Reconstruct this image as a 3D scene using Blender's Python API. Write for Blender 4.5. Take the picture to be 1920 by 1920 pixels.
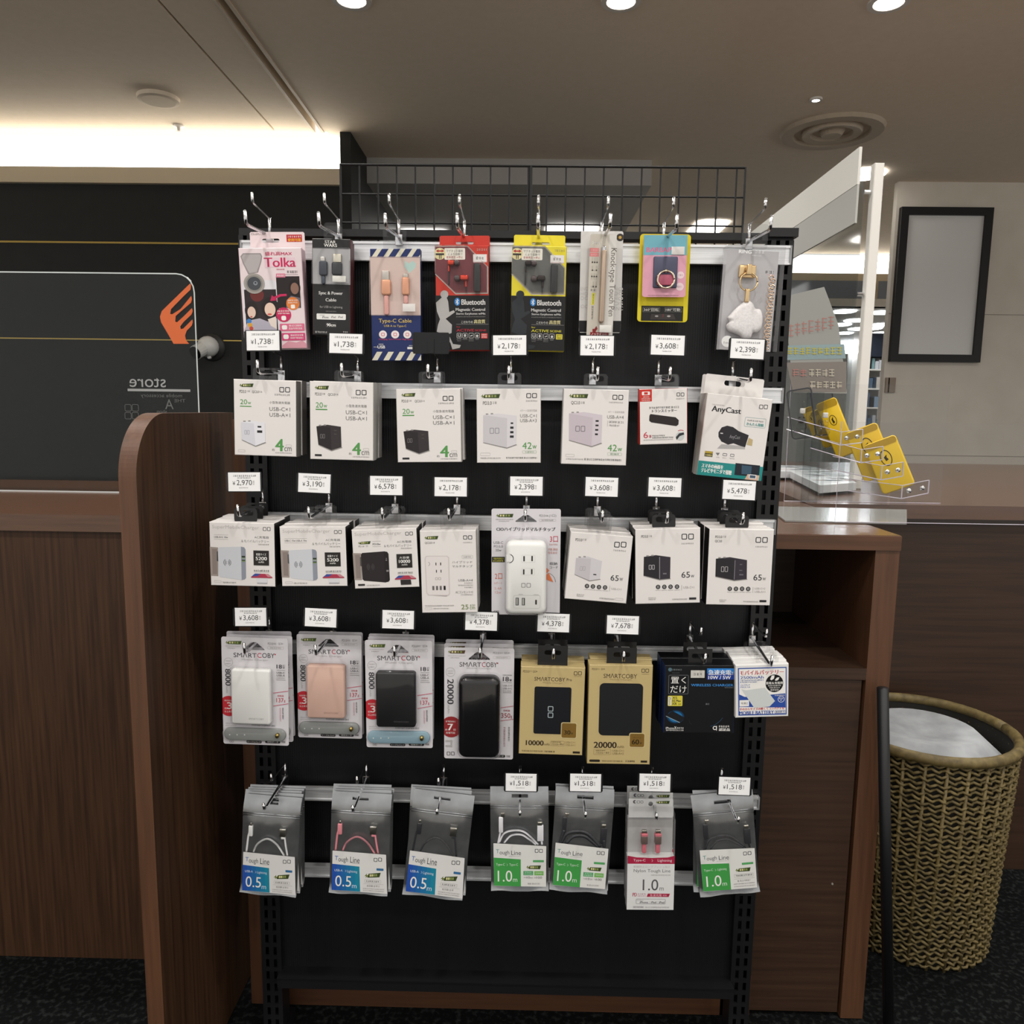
import bpy, math, random
from mathutils import Vector, Matrix
from mathutils.geometry import tessellate_polygon
random.seed(7)
SC = bpy.context.scene
COL = SC.collection
for o in list(bpy.data.objects): bpy.data.objects.remove(o)

# ------------------------------------------------------------------ camera
F = 1443.0; HC = 1.224
CAMX, CAMD = 0.02315, 1.35623
PITCH, ROLL, YAW = 0.131628, 0.0130694, -0.0153236
FW = Vector((math.sin(YAW)*math.cos(PITCH), math.cos(YAW)*math.cos(PITCH), -math.sin(PITCH)))
_r = Vector((math.cos(YAW), -math.sin(YAW), 0)); _u = _r.cross(FW)
RT = math.cos(ROLL)*_r + math.sin(ROLL)*_u
UP = -math.sin(ROLL)*_r + math.cos(ROLL)*_u
EYE = Vector((CAMX, -CAMD, HC))
cam = bpy.data.cameras.new('camera'); co = bpy.data.objects.new('camera', cam); COL.objects.link(co)
cam.sensor_width = 36; cam.lens = F/1920*36; cam.clip_start = .02; cam.clip_end = 60
co.matrix_world = Matrix(((RT.x,UP.x,-FW.x,EYE.x),(RT.y,UP.y,-FW.y,EYE.y),(RT.z,UP.z,-FW.z,EYE.z),(0,0,0,1)))
SC.camera = co
def ray(px,py): return FW + RT*((px-960)/F) - UP*((py-960)/F)
def P(px,py,Y):
    d = ray(px,py); return EYE + d*((Y-EYE.y)/d.y)
def PZ(px,py,Z):
    d = ray(px,py); return EYE + d*((Z-EYE.z)/d.z)

# ------------------------------------------------------------------ light and exposure
w = bpy.data.worlds.new('store_ambient'); SC.world = w; w.use_nodes = True
bg = w.node_tree.nodes['Background']; bg.inputs[0].default_value = (.95,.93,.9,1); bg.inputs[1].default_value = .95
SC.view_settings.view_transform = 'Standard'; SC.view_settings.look = 'None'
SC.view_settings.gamma = 1; SC.view_settings.use_curve_mapping = False
SC.view_settings.exposure = 0.2
LAMP_W = 8.0
COVE_E = 4.5
DOWN_X = (-1.67,-.654,.359,1.355,2.37)
DOWN_Y = (-2.3,-.95,.4,1.76)
CEIL = 2.75

# ------------------------------------------------------------------ materials
def lin(h):
    if not isinstance(h,str): return tuple(h)
    v = [int(h[i:i+2],16)/255 for i in (0,2,4)]
    return tuple(c/12.92 if c<=.04045 else ((c+.055)/1.055)**2.4 for c in v)
MATS = {}
def mat(key, col=None, rough=.5, metal=0., spec=.5, emit=0, coat=0):
    if key in MATS: return MATS[key]
    m = bpy.data.materials.new(key); m.use_nodes = True
    b = m.node_tree.nodes['Principled BSDF']
    c = lin(col if col is not None else key)
    b.inputs['Base Color'].default_value = (*c,1); b.inputs['Roughness'].default_value = rough
    b.inputs['Metallic'].default_value = metal; b.inputs['Specular IOR Level'].default_value = spec
    if coat: b.inputs['Coat Weight'].default_value = coat
    if emit:
        b.inputs['Emission Color'].default_value = (*c,1); b.inputs['Emission Strength'].default_value = emit
    MATS[key] = m; return m
def ink(h):
    k = 'ink_'+h
    if k in MATS: return MATS[k]
    c = [x*.82 for x in lin(h)]
    return mat(k, c, .45, 0, .28)
def nodes(m): return m.node_tree.nodes, m.node_tree.links
def noise_mat(key, c1, c2, scale=(1,1,1), nscale=5, detail=4, rough=.5, bump=0, spec=.4, lo=.3, hi=.7, metal=0, coat=0):
    m = mat(key, c1, rough, metal, spec, 0, coat); n,l = nodes(m); b = n['Principled BSDF']
    tc = n.new('ShaderNodeTexCoord'); mp = n.new('ShaderNodeMapping'); mp.inputs['Scale'].default_value = scale
    nz = n.new('ShaderNodeTexNoise'); nz.inputs['Scale'].default_value = nscale; nz.inputs['Detail'].default_value = detail
    cr = n.new('ShaderNodeValToRGB'); e = cr.color_ramp.elements
    e[0].position = lo; e[1].position = hi; e[0].color = (*lin(c1),1); e[1].color = (*lin(c2),1)
    l.new(tc.outputs['Object'], mp.inputs[0]); l.new(mp.outputs[0], nz.inputs[0]); l.new(nz.outputs['Fac'], cr.inputs[0]); l.new(cr.outputs[0], b.inputs['Base Color'])
    if bump:
        bp = n.new('ShaderNodeBump'); bp.inputs['Strength'].default_value = bump; bp.inputs['Distance'].default_value = .002
        l.new(nz.outputs['Fac'], bp.inputs['Height']); l.new(bp.outputs[0], b.inputs['Normal'])
    return m
def clear_mat(key, tint, gloss=.12, haze=0., hazecol='ffffff', rough=.05):
    if key in MATS: return MATS[key]
    m = bpy.data.materials.new(key); m.use_nodes = True; n,l = nodes(m)
    for x in list(n):
        if x.type != 'OUTPUT_MATERIAL': n.remove(x)
    out = [x for x in n if x.type=='OUTPUT_MATERIAL'][0]
    tr = n.new('ShaderNodeBsdfTransparent'); tr.inputs[0].default_value = (*lin(tint),1)
    gl = n.new('ShaderNodeBsdfGlossy'); gl.inputs['Roughness'].default_value = rough
    df = n.new('ShaderNodeBsdfDiffuse'); df.inputs[0].default_value = (*lin(hazecol),1)
    fr = n.new('ShaderNodeLayerWeight'); fr.inputs[0].default_value = .5
    pw = n.new('ShaderNodeMath'); pw.operation = 'POWER'; pw.inputs[1].default_value = 4
    ma = n.new('ShaderNodeMath'); ma.operation = 'MULTIPLY_ADD'; ma.inputs[1].default_value = .7; ma.inputs[2].default_value = gloss*.3
    mx = n.new('ShaderNodeMixShader'); mx2 = n.new('ShaderNodeMixShader')
    l.new(fr.outputs['Facing'], pw.inputs[0]); l.new(pw.outputs[0], ma.inputs[0])
    mx2.inputs[0].default_value = haze; l.new(tr.outputs[0], mx2.inputs[1]); l.new(df.outputs[0], mx2.inputs[2])
    l.new(ma.outputs[0], mx.inputs[0]); l.new(mx2.outputs[0], mx.inputs[1]); l.new(gl.outputs[0], mx.inputs[2])
    l.new(mx.outputs[0], out.inputs[0]); MATS[key] = m; return m
WOODV = noise_mat('wood_vertical_grain','2f1f14','4b3322',(34,34,1.1),4,6,.48,.05,.25)
WOODH = noise_mat('wood_horizontal_grain','2f2017','3f2c1f',(1.1,30,34),4,6,.45,.05,.4)
WOODE = noise_mat('wood_edge','4c3222','5c3d29',(30,30,1.4),4,5,.45,.03,.4)
WOODT = noise_mat('wood_top','4c3222','5c3d29',(1.6,30,30),4,5,.2,.01,.6)
CARPET = noise_mat('carpet_charcoal','080a0a','2a2d2c',(1,1,1),90,6,.95,.6,.1,.5,.75)
BLACKMETAL = mat('black_metal','121214',.45,0,.35)
CHROME = mat('chrome_wire','d8d8da',.18,1)
ALU = noise_mat('rail_aluminium','c6c7c9','e0e1e3',(1,1,60),8,2,.3,0,.5,.3,.7,.45)
CLEAR = clear_mat('clear_plastic','f6f6f6',.08)
CLEARB = clear_mat('blister_plastic','ffffff',.07,.0)
ACRYL = clear_mat('acrylic_sheet','eef0f0',.03,.006,'cfd4d4')
FILM = clear_mat('pouch_film','f0f0f0',.5,.07,'c4c5c6',.2)
FOIL = noise_mat('pouch_foil','7c7f82','a3a6a9',(1,1,1),28,3,.3,.5,.5,.3,.7,.92)
BACKP = mat('rack_back_black','0b0c0f',.5,0,.3)
n,l = nodes(BACKP); tc = n.new('ShaderNodeTexCoord'); wv = n.new('ShaderNodeTexWave'); wv.bands_direction = 'X'; wv.inputs['Scale'].default_value = 75
bp = n.new('ShaderNodeBump'); bp.inputs['Strength'].default_value = .15; bp.inputs['Distance'].default_value = .001
l.new(tc.outputs['Object'], wv.inputs[0]); l.new(wv.outputs['Fac'], bp.inputs['Height']); l.new(bp.outputs[0], n['Principled BSDF'].inputs['Normal'])

# ------------------------------------------------------------------ mesh helpers
class MB:
    def __init__(s): s.v=[]; s.f=[]; s.m=[]; s.mats=[]
    def mi(s,m):
        if m not in s.mats: s.mats.append(m)
        return s.mats.index(m)
    def add(s,vs,fs,m):
        b=len(s.v); k=s.mi(m); s.v += [tuple(p) for p in vs]
        for f in fs: s.f.append(tuple(b+i for i in f)); s.m.append(k)
    def box(s,x0,x1,y0,y1,z0,z1,m,side=None,bev=0):
        side = side or m
        if bev:
            c=bev
            pts=[]
            for (yy,ii) in ((y0,c),(y0+c,0),(y1-c,0),(y1,c)):
                pts += [(x0+ii,yy,z0+ii),(x1-ii,yy,z0+ii),(x1-ii,yy,z1-ii),(x0+ii,yy,z1-ii)]
            s.add(pts,[(0,1,2,3)],m)
            fr=[]; sd=[]
            for k in range(3):
                a=4*k; b=a+4
                for i in range(4):
                    j=(i+1)%4; q=(a+i,b+i,b+j,a+j)
                    (sd if i in (1,3) else fr).append(q)
            fr.append((15,14,13,12)); b0=len(s.v)-16
            for q in fr: s.f.append(tuple(b0+i for i in q)); s.m.append(s.mi(m))
            for q in sd: s.f.append(tuple(b0+i for i in q)); s.m.append(s.mi(side))
            return
        v=[(x0,y0,z0),(x1,y0,z0),(x1,y1,z0),(x0,y1,z0),(x0,y0,z1),(x1,y0,z1),(x1,y1,z1),(x0,y1,z1)]
        s.add(v,[(0,1,5,4),(2,3,7,6),(3,2,1,0),(4,5,6,7)],m); 
        b0=len(s.v)-8
        for q in ((1,2,6,5),(3,0,4,7)): s.f.append(tuple(b0+i for i in q)); s.m.append(s.mi(side))
    def tube(s,pts,r,m,n=8,cap=True):
        pts=[Vector(p) for p in pts]; rings=[]
        up=None
        for i,p in enumerate(pts):
            d=(pts[min(i+1,len(pts)-1)]-pts[max(i-1,0)]).normalized()
            a=d.cross(Vector((0,0,1)) if abs(d.z)<.9 else Vector((1,0,0))).normalized()
            if up is not None:
                a=(up-d*up.dot(d)).normalized()
            up=a; b=d.cross(a)
            rr=r[i] if isinstance(r,(list,tuple)) else r
            rings.append([p+(a*math.cos(2*math.pi*k/n)+b*math.sin(2*math.pi*k/n))*rr for k in range(n)])
        vs=[q for g in rings for q in g]; fs=[]
        for i in range(len(pts)-1):
            for k in range(n):
                j=(k+1)%n; fs.append((i*n+k,i*n+j,(i+1)*n+j,(i+1)*n+k))
        if cap: fs.append(tuple(range(n-1,-1,-1))); fs.append(tuple((len(pts)-1)*n+k for k in range(n)))
        s.add(vs,fs,m)
    def plate(s,outer,holes,y0,y1,m):
        """polygon with holes in the XZ plane, thickness y0 (front) .. y1"""
        loops=[outer]+holes; flat=[p for L in loops for p in L]; n=len(flat)
        tri=tessellate_polygon([[Vector((p[0],p[1],0)) for p in L] for L in loops])
        vs=[(p[0],y0,p[1]) for p in flat]+[(p[0],y1,p[1]) for p in flat]
        fs=[tuple(t) for t in tri]+[tuple(n+i for i in reversed(t)) for t in tri]
        b=0
        for L in loops:
            k=len(L)
            for i in range(k):
                j=(i+1)%k; fs.append((b+i,b+j,n+b+j,n+b+i))
            b+=k
        s.add(vs,fs,m)
    def flat(s,poly,y,m):
        s.add([(p[0],y,p[1]) for p in poly],[tuple(range(len(poly)))],m)
    def rbox(s,x0,z0,x1,z1,y0,d,r,m,bev=None,back=True):
        """rounded-rectangle slab whose front is at y0-d, softened front edge"""
        bev = bev if bev is not None else min(d*.4,r*.6)
        o0=rrect(x0,z0,x1,z1,r); o1=rrect(x0+bev*.35,z0+bev*.35,x1-bev*.35,z1-bev*.35,max(r-bev*.35,r*.3)); o2=rrect(x0+bev,z0+bev,x1-bev,z1-bev,max(r-bev,r*.3))
        k=len(o0); vs=[(p[0],y0,p[1]) for p in o0]+[(p[0],y0-d+bev,p[1]) for p in o0]+[(p[0],y0-d+bev*.3,p[1]) for p in o1]+[(p[0],y0-d,p[1]) for p in o2]
        fs=[]
        for g in range(3):
            for i in range(k):
                j=(i+1)%k; fs.append((g*k+i,g*k+j,(g+1)*k+j,(g+1)*k+i))
        fs.append(tuple(3*k+i for i in range(k)))
        if back: fs.append(tuple(range(k-1,-1,-1)))
        s.add(vs,fs,m)
    def lathe(s,prof,c,m,n=24,axis='z'):
        vs=[];fs=[]
        for r,h in prof:
            for k in range(n):
                a=2*math.pi*k/n; x,y=r*math.cos(a),r*math.sin(a)
                vs.append((c[0]+x,c[1]+y,c[2]+h) if axis=='z' else (c[0]+x,c[1]+h,c[2]+y))
        for i in range(len(prof)-1):
            for k in range(n):
                j=(k+1)%n; fs.append((i*n+k,i*n+j,(i+1)*n+j,(i+1)*n+k))
        s.add(vs,fs,m)
    def build(s,name,parent=None,smooth=False):
        me=bpy.data.meshes.new(name); me.from_pydata(s.v,[],s.f)
        for m in s.mats: me.materials.append(m)
        me.polygons.foreach_set('material_index',s.m)
        if smooth: me.polygons.foreach_set('use_smooth',[True]*len(s.f))
        me.update(); o=bpy.data.objects.new(name,me); COL.objects.link(o)
        if parent: o.parent=parent
        return o
def rrect(x0,z0,x1,z1,r,n=5):
    r=min(r,abs(x1-x0)/2*.999,abs(z1-z0)/2*.999); out=[]
    for cx,cz,a in ((x1-r,z0+r,-90),(x1-r,z1-r,0),(x0+r,z1-r,90),(x0+r,z0+r,180)):
        for i in range(n+1):
            t=math.radians(a+90*i/n); out.append((cx+r*math.cos(t),cz+r*math.sin(t)))
    return out
def circ(cx,cz,rx,rz=None,n=24):
    rz=rz or rx; return [(cx+rx*math.cos(2*math.pi*i/n),cz+rz*math.sin(2*math.pi*i/n)) for i in range(n)]
def empty(name,loc=(0,0,0),label=None,cat=None,group=None):
    o=bpy.data.objects.new(name,None); COL.objects.link(o); o.location=loc; o.empty_display_size=.02
    tag(o,label,cat,group); return o
def tag(o,label=None,cat=None,group=None,kind=None):
    if label: o['label']=label
    if cat: o['category']=cat
    if group: o['group']=group
    if kind: o['kind']=kind
    return o
def box_obj(name,b,m,parent=None,bev=0,side=None):
    q=MB(); q.box(*b,m,side,bev); return q.build(name,parent)
def struct(o): o['kind']='structure'; return o
def torus(q,c,R,r,m,axis='y',n=28,k=8,sx=1,a0=0,a1=360):
    pts=[]
    for i in range(n+1):
        t=math.radians(a0+(a1-a0)*i/n); x,z=R*math.cos(t)*sx,R*math.sin(t)
        pts.append((c[0]+x,c[1],c[2]+z) if axis=='y' else (c[0]+x,c[1]+z,c[2]))
    q.tube(pts,r,m,k)

# ================================================================== SETTING
CEILM = noise_mat('ceiling_taupe','e0d2be','e4d6c3',(1,1,1),30,3,.85,.03,.2)
BEIGE = mat('bulkhead_beige','c9bba2',.7)
WHITEP = mat('painted_white','d8d5ce',.5)
DARKW = noise_mat('wall_charcoal','1b1c1b','20211f',(1,1,1),12,2,.55,.02,.3)
GOLD = mat('brass_trim','b79c58',.3,1)
SOFF = mat('soffit_dark_grey','aeaba6',.4)
GLOW = mat('lamp_glow',(1,.97,.92),.5,0,.5,9)
GLOW2 = mat('lamp_glow_cool',(.93,.96,1),.5,0,.5,14)
struct(box_obj('floor',(-7,8,-2.4,12,-.05,0),CARPET))
struct(box_obj('floor_bounce',(-7,8,-8,-2.4,-.05,0),mat('bounce_floor_pale','cfc8bc',.3)))  # unseen pale floor added behind the camera to bounce light onto the ceiling
q=MB(); YB=3.16
SEAM=PZ(300,5,CEIL).x; SLOT=PZ(430,20,CEIL).x
for a_,b_ in ((-7,SEAM-.006),(SEAM+.006,SLOT-.02),(SLOT+.015,8)): q.box(a_,b_,-3,YB,CEIL,CEIL+.05,CEILM)
q.box(-1.1,8,YB,6.34,CEIL,CEIL+.05,CEILM)
ceil=struct(q.build('ceiling'))
# charcoal wall with lit cove above it
XE=P(640,430,YB).x
struct(box_obj('wall_back',(-7,XE,YB,YB+.12,0,2.46),DARKW))
struct(box_obj('trim_1',(-7,XE,YB-.03,YB+.12,2.46,2.545),BEIGE))
struct(box_obj('trim_2',(-7,XE,YB-.006,YB,2.136,2.146),GOLD))
struct(box_obj('trim_3',(-7,XE,YB-.004,YB,1.598,1.604),GOLD))
struct(box_obj('wall_end',(XE,XE+.06,YB,7,0,CEIL),DARKW))
cv=box_obj('cove_light',(-7,XE,YB+.1,YB+.13,2.545,CEIL),mat('cove_glow',(1,.96,.88),.5,0,.5,COVE_E)); tag(cv,'bright white cove light strip above the charcoal wall','light')
# dark soffit beyond
X2=P(1168,430,5.0).x
struct(box_obj('wall_soffit',(XE+.06,X2,3.6,10,2.6,CEIL+.04),SOFF))
struct(box_obj('wall_far',(-3,X2,8.5,8.6,0,2.6),SOFF))
for px,py in ((795,438),(1072,430)):
    p=PZ(px,py,2.6); q=MB(); q.plate(rrect(p.x-.2,p.y-.13,p.x+.2,p.y+.13,.08),[],0,.012,GLOW)
    q.v=[(a,c,2.6-b) for a,b,c in q.v]; o=q.build('ceiling_light'); tag(o,'rounded light panel recessed in the dark soffit','ceiling light','soffit lights')
# far bulkhead and lit cove on the right
YF=6.34
struct(box_obj('wall_bulkhead',(X2,9,YF,YF+.1,2.26,2.57),BEIGE))
o=box_obj('cove_light',(X2,P(1700,490,YF).x,YF+.06,YF+.08,2.57,CEIL),mat('cove_glow_far',(1,.97,.92),.5,0,.5,COVE_E)); tag(o,'bright cove light strip above the far beige bulkhead','light')
GLASSB=mat('transom_glass','7d8694',.3)
for i in range(9):
    x=X2+.05+i*.86
    o=struct(box_obj('window_%d'%(i+1),(x,x+.83,YF-.01,YF,2.335,2.5),GLASSB))
struct(box_obj('trim_4',(X2,9,YF-.03,YF,2.26,2.33),WHITEP))
# the store beyond
struct(box_obj('ceiling_far',(X2,9,YF,12,2.26,2.3),mat('far_ceiling','b9b7b2',.7)))
struct(box_obj('floor_far_bounce',(X2,9,5.2,12,0,.004),mat('far_bounce_pale','c9c4ba',.35)))  # pale floor added over the carpet to brighten the far store
struct(box_obj('wall_far_store',(X2,9,11.9,12,0,2.3),mat('far_wall','c8c6c0',.6)))
for px,py in ((1583,583),(1655,585),(1603,600),(1653,608),(1577,608),(1609,616),(1635,615),(1582,624),(1652,624),(1635,630)):
    p=PZ(px,py,2.26); x,y=p.x,p.y
    q=MB(); q.plate(rrect(x-.1,y-.12,x+.1,y+.12,.08),[],0,.012,GLOW2); q.v=[(a,c,2.26-b) for a,b,c in q.v]
    tag(q.build('ceiling_light'),'oval light panel in the ceiling of the far store','ceiling light','far store ceiling lights')
pa=P(1580,662,9.9); pb=P(1612,620,9.9); o=box_obj('light_box',(pa.x,pb.x,9.9,10.0,pa.z,pb.z),GLOW2); tag(o,'glowing white light box sign in the far store','sign')
box_=struct(box_obj('wall_store_partition',(P(1590,700,10).x,P(1700,700,10).x,10.0,10.05,0,2.2),mat('far_grey','c9c9c5',.6)))
# far merchandise shelf
t=empty('merchandise_shelf',(P(1640,760,8.6).x,8.6,0),'tall shelf of small packed goods in the far store','shelf')
bx0,bx1=P(1622,760,8.6).x-t.location.x,P(1662,760,8.6).x-t.location.x
q=MB(); q.box(bx0,bx1,.25,.28,0,1.95,mat('shelf_grey','8e8e8c',.5))
q.build('back_panel',t)
box_obj('header_sign',(bx0,bx1,-.02,.28,1.95,2.24),mat('sign_navy','1c2533',.5),t)
for i in range(8): box_obj('shelf_board',(bx0,bx1,0,.25,.1+i*.24,.12+i*.24),WHITEP,t)
q=MB(); pal=['c9ccd0','8fa4b8','3d4a58','d8d2c8','a34b4b','5b6f84','e0e2e4','2a2c30','7fa0a0']
for i in range(8):
    x=bx0
    while x<bx1-.03:
        wd=random.uniform(.03,.08); q.box(x,min(x+wd,bx1),.02,.2,.12+i*.24,.12+i*.24+random.uniform(.08,.2),ink(random.choice(pal))); x+=wd+.008
tag(q.build('packed_goods',t),kind='stuff')
# pale wall on the right with poster frame and switches
PALE=noise_mat('wall_pale','cfc7ba','d6cec2',(1,1,1),6,2,.6,0,.3)
XW=P(1665,600,4).x
struct(box_obj('wall_right',(XW,9,4.0,4.05,0,CEIL),PALE))
for z in (.95,1.9): struct(box_obj('trim_5' if z<1 else 'trim_6',(XW,9,3.998,4.0,z,z+.004),mat('joint_grey','8f897f',.6)))
a=P(1673,600,3.98); b=P(1673,678,3.98)
t=empty('poster_frame',(a.x+.3,3.98,b.z),'black framed white poster on the pale wall','poster')
q=MB(); q.plate([(-.3,0),(.3,0),(.3,1.0),(-.3,1.0)],[[(-.25,.05),(.25,.05),(.25,.95),(-.25,.95)]],-.02,.02,BLACKMETAL); q.build('frame',t)
box_obj('poster_sheet',(-.25,.25,0,.015,.05,.95),mat('poster_white','d9d9d6',.4),t)
for px,ww in ((1663,.012),(1671,.025)):
    p=P(px,722,3.995); o=box_obj('switch_plate',(p.x-ww,p.x+ww,3.985,4.0,p.z-.05,p.z+.05),mat('switch_bronze','8d7c6c',.4)); tag(o,'narrow bronze switch plate on the pale wall' if ww<.02 else 'wider bronze switch plate on the pale wall','switch')
# ceiling seams
SLF=mat('slot_frame','cbbca8',.6)
struct(box_obj('trim_7',(SEAM-.02,SEAM+.02,-3,YB,CEIL+.05,CEIL+.06),SLF))
q=MB(); q.box(SLOT-.035,SLOT-.02,-3,YB,CEIL-.006,CEIL,SLF); q.box(SLOT+.015,SLOT+.03,-3,YB,CEIL-.006,CEIL,SLF); q.box(SLOT-.04,SLOT+.035,-3,YB,CEIL+.05,CEIL+.06,SLF)
struct(q.build('trim_8'))
# downlights: trim ring, glowing lens and the lamp's own light
ordn=['second row of downlights']
for j,y in enumerate(DOWN_Y):
    for i,x in enumerate(DOWN_X):
        if y>1.7 and x<-1: continue            # inside the frame, but the photograph shows no lamp there
        OFF='_offscreen' if (y<1.7 or x>2) else ''
        t=empty('downlight'+OFF,(x,y,CEIL),'round recessed downlight in the taupe ceiling','ceiling light','ceiling downlights')
        q=MB(); q.lathe([(.075,0),(.075,-.006),(.055,-.006),(.05,.0)],(0,0,0),WHITEP,20); q.build('trim_ring',t)
        q=MB(); q.flat(circ(0,0,.05,n=20),0,GLOW2); q.v=[(a,c,-.004) for a,b,c in q.v]; q.build('lens'+OFF,t)
        L=bpy.data.lights.new('downlight_lamp'+OFF,'AREA'); L.shape='DISK'; L.size=.1; L.energy=LAMP_W; L.color=(1,.965,.92); L.spread=math.radians(150)
        lo=bpy.data.objects.new('downlight_lamp'+OFF,L); COL.objects.link(lo); lo.location=(0,0,-.012); lo.parent=t
p=PZ(1530,185,CEIL)
t=empty('spotlight',(p.x,p.y,CEIL),'small bright pin spotlight near the round air diffuser','ceiling light')
q=MB(); q.lathe([(.03,0),(.03,-.01),(.018,-.01)],(0,0,0),WHITEP,16); q.build('trim_ring',t)
q=MB(); q.flat(circ(0,0,.018,n=14),0,GLOW2); q.v=[(a,c,-.009) for a,b,c in q.v]; q.build('lens',t)
p=PZ(1620,325,CEIL)
q=MB(); q.plate(circ(p.x,p.y,.13),[],0,.012,GLOW); q.v=[(a,c,CEIL-b) for a,b,c in q.v]; tag(q.build('ceiling_light'),'glowing round ceiling light behind the hanging board','ceiling light')
for px,py in ((1325,428),):
    p=PZ(px,py,CEIL); q=MB(); q.plate(rrect(p.x-.13,p.y-.3,p.x+.13,p.y+.3,.08),[],0,.012,GLOW); q.v=[(a,c,CEIL-b) for a,b,c in q.v]; tag(q.build('ceiling_light'),'glowing oblong ceiling light beyond the wire grid','ceiling light')
p=PZ(1560,245,CEIL)
t=empty('air_diffuser',(p.x,p.y,CEIL),'round ringed air diffuser in the ceiling','vent')
q=MB(); q.lathe([(.27,0),(.26,-.02),(.2,-.02),(.19,0)],(0,0,0),mat('diffuser','b5a793',.6),28); q.build('outer_ring',t)
q=MB(); q.lathe([(.16,.0),(.15,-.025),(.11,-.02),(.1,0)],(0,0,0),MATS['diffuser'],24); q.lathe([(.07,0),(.05,-.03),(.001,-.03)],(0,0,0),MATS['diffuser'],20); q.build('inner_cone',t)
q=MB(); q.flat(circ(0,0,.19),0,MATS['diffuser']); q.v=[(a,c,-.001) for a,b,c in q.v]; q.build('throat',t)
p=PZ(297,182,CEIL); q=MB(); q.lathe([(.1,0),(.098,-.018),(.08,-.022),(.001,-.022)],(p.x,p.y,CEIL),CEILM,28); tag(q.build('smoke_sensor'),'round taupe cap on the ceiling before the cove','ceiling fitting')
p=PZ(335,235,CEIL); q=MB(); q.lathe([(.03,0),(.03,-.006),(.01,-.012),(.008,-.03),(.02,-.034),(.001,-.036)],(p.x,p.y,CEIL),WHITEP,14); tag(q.build('sprinkler'),'small white sprinkler head near the cove light','sprinkler')

# ================================================================== COUNTERS
# left end screen panel with rounded front corner
q=MB(); R_=.1; y0,y1,zt=-.222,.17,1.212
prof=[(y1,0),(y0,0)]
for i in range(25):
    a=math.radians(180-90*i/24); prof.append((y0+R_+R_*math.cos(a),zt-R_+R_*math.sin(a)))
prof.append((y1,zt))
n_=len(prof); xa,xb=-.582,-.555
vs=[(xa,a,b) for a,b in prof]+[(xb,a,b) for a,b in prof]
q.add(vs,[tuple(range(n_))],WOODV); q.add(vs,[tuple(range(2*n_-1,n_-1,-1))],WOODV)
q.add(vs,[(i,i+n_,(i+1)%n_+n_,(i+1)%n_) for i in range(n_)],WOODE)
tag(q.build('partition_screen'),'tall brown wooden end panel with a rounded top corner','panel')
# counter behind the rack
t=empty('counter',(0,.08,0),'brown wooden counter with an open shelf bay behind the rack','counter')
box_obj('end_post',(-.524,-.499,0,.04,0,1.2),WOODE,t)
box_obj('front_panel',(-.499,.46,.02,.04,.0,.975),WOODH,t)
box_obj('plinth_board',(-.499,.5,0,.02,0,.09),noise_mat('wood_edge_h','4c3222','5c3d29',(1.4,30,30),4,5,.45,.03),t)
box_obj('counter_top',(-.524,.731,0,.54,.975,1.0),WOODT,t,0)
box_obj('front_edge',(-.499,.731,-.004,0,.972,.999),MATS['wood_edge_h'],t)
box_obj('end_panel',(.686,.731,0,.54,0,.972),WOODE,t)
box_obj('inner_edge',(.680,.686,.02,.4,0,.74),WOODV,t)
box_obj('shelf_board',(.44,.686,.0,.42,.718,.741),WOODH,t)
box_obj('shelf_back',(.44,.686,.42,.44,.741,.972),WOODH,t)
box_obj('divider',(.44,.46,.0,.44,0,.972),WOODV,t)
box_obj('door_panel',(.462,.680,.004,.022,.01,.716),WOODH,t)
q=MB(); q.lathe([(.002,0),(.002,-.002),(.0001,-.002)],(.6515,.004,.293),mat('pin_white','8a867e'),8,'y'); q.build('screw_cover',t)
# second counters
t=empty('low_counter',(-1.2,.2,0),'dark wooden counter left of the rounded panel','counter')
box_obj('front_panel',(-1.6,.6,0,.02,0,.965),WOODV,t); box_obj('counter_top',(-1.6,.6,-.01,.7,.965,1.0),WOODT,t)
t=empty('rear_counter',(1.6,.75,0),'pale topped wooden counter behind the open shelf bay','counter')
a=[PZ(1452,918,1.0),PZ(1515,944,1.0)]
q=MB(); q.v=[];
poly=[(a[1].x,a[1].y),(3.4,a[1].y),(3.4,2.3),(a[0].x-.05,2.3),(a[0].x,a[0].y)]
L=[(x-1.6,y-.75) for x,y in poly]; k=len(L)
q.add([(x,y,1.0) for x,y in L]+[(x,y,.965) for x,y in L],[tuple(range(k)),tuple(range(2*k-1,k-1,-1))]+[(i,(i+1)%k,k+(i+1)%k,k+i) for i in range(k)],WOODT); q.build('counter_top',t)
L2=[(x*.97+.03,y*.97+.03) for x,y in L]
q=MB(); q.add([(x,y,.965) for x,y in L2]+[(x,y,0) for x,y in L2],[(i,(i+1)%k,k+(i+1)%k,k+i) for i in range(k)],WOODH); q.build('base_panels',t)
# clear desk mat on the counter top
q=MB(); A=[PZ(1455,966,1.0),PZ(1472,979,1.0),PZ(1700,984,1.0),PZ(1700,958,1.0),PZ(1455,952,1.0)]
k=5; q.add([(p.x,p.y,1.0035) for p in A]+[(p.x,p.y,1.0005) for p in A],[tuple(range(k))]+[(i,(i+1)%k,k+(i+1)%k,k+i) for i in range(k)],mat('mat_grey','8b8b88',.15,0,.6))
tag(q.build('desk_mat'),'thin grey clear desk mat with a cut corner on the counter','desk mat')

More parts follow.
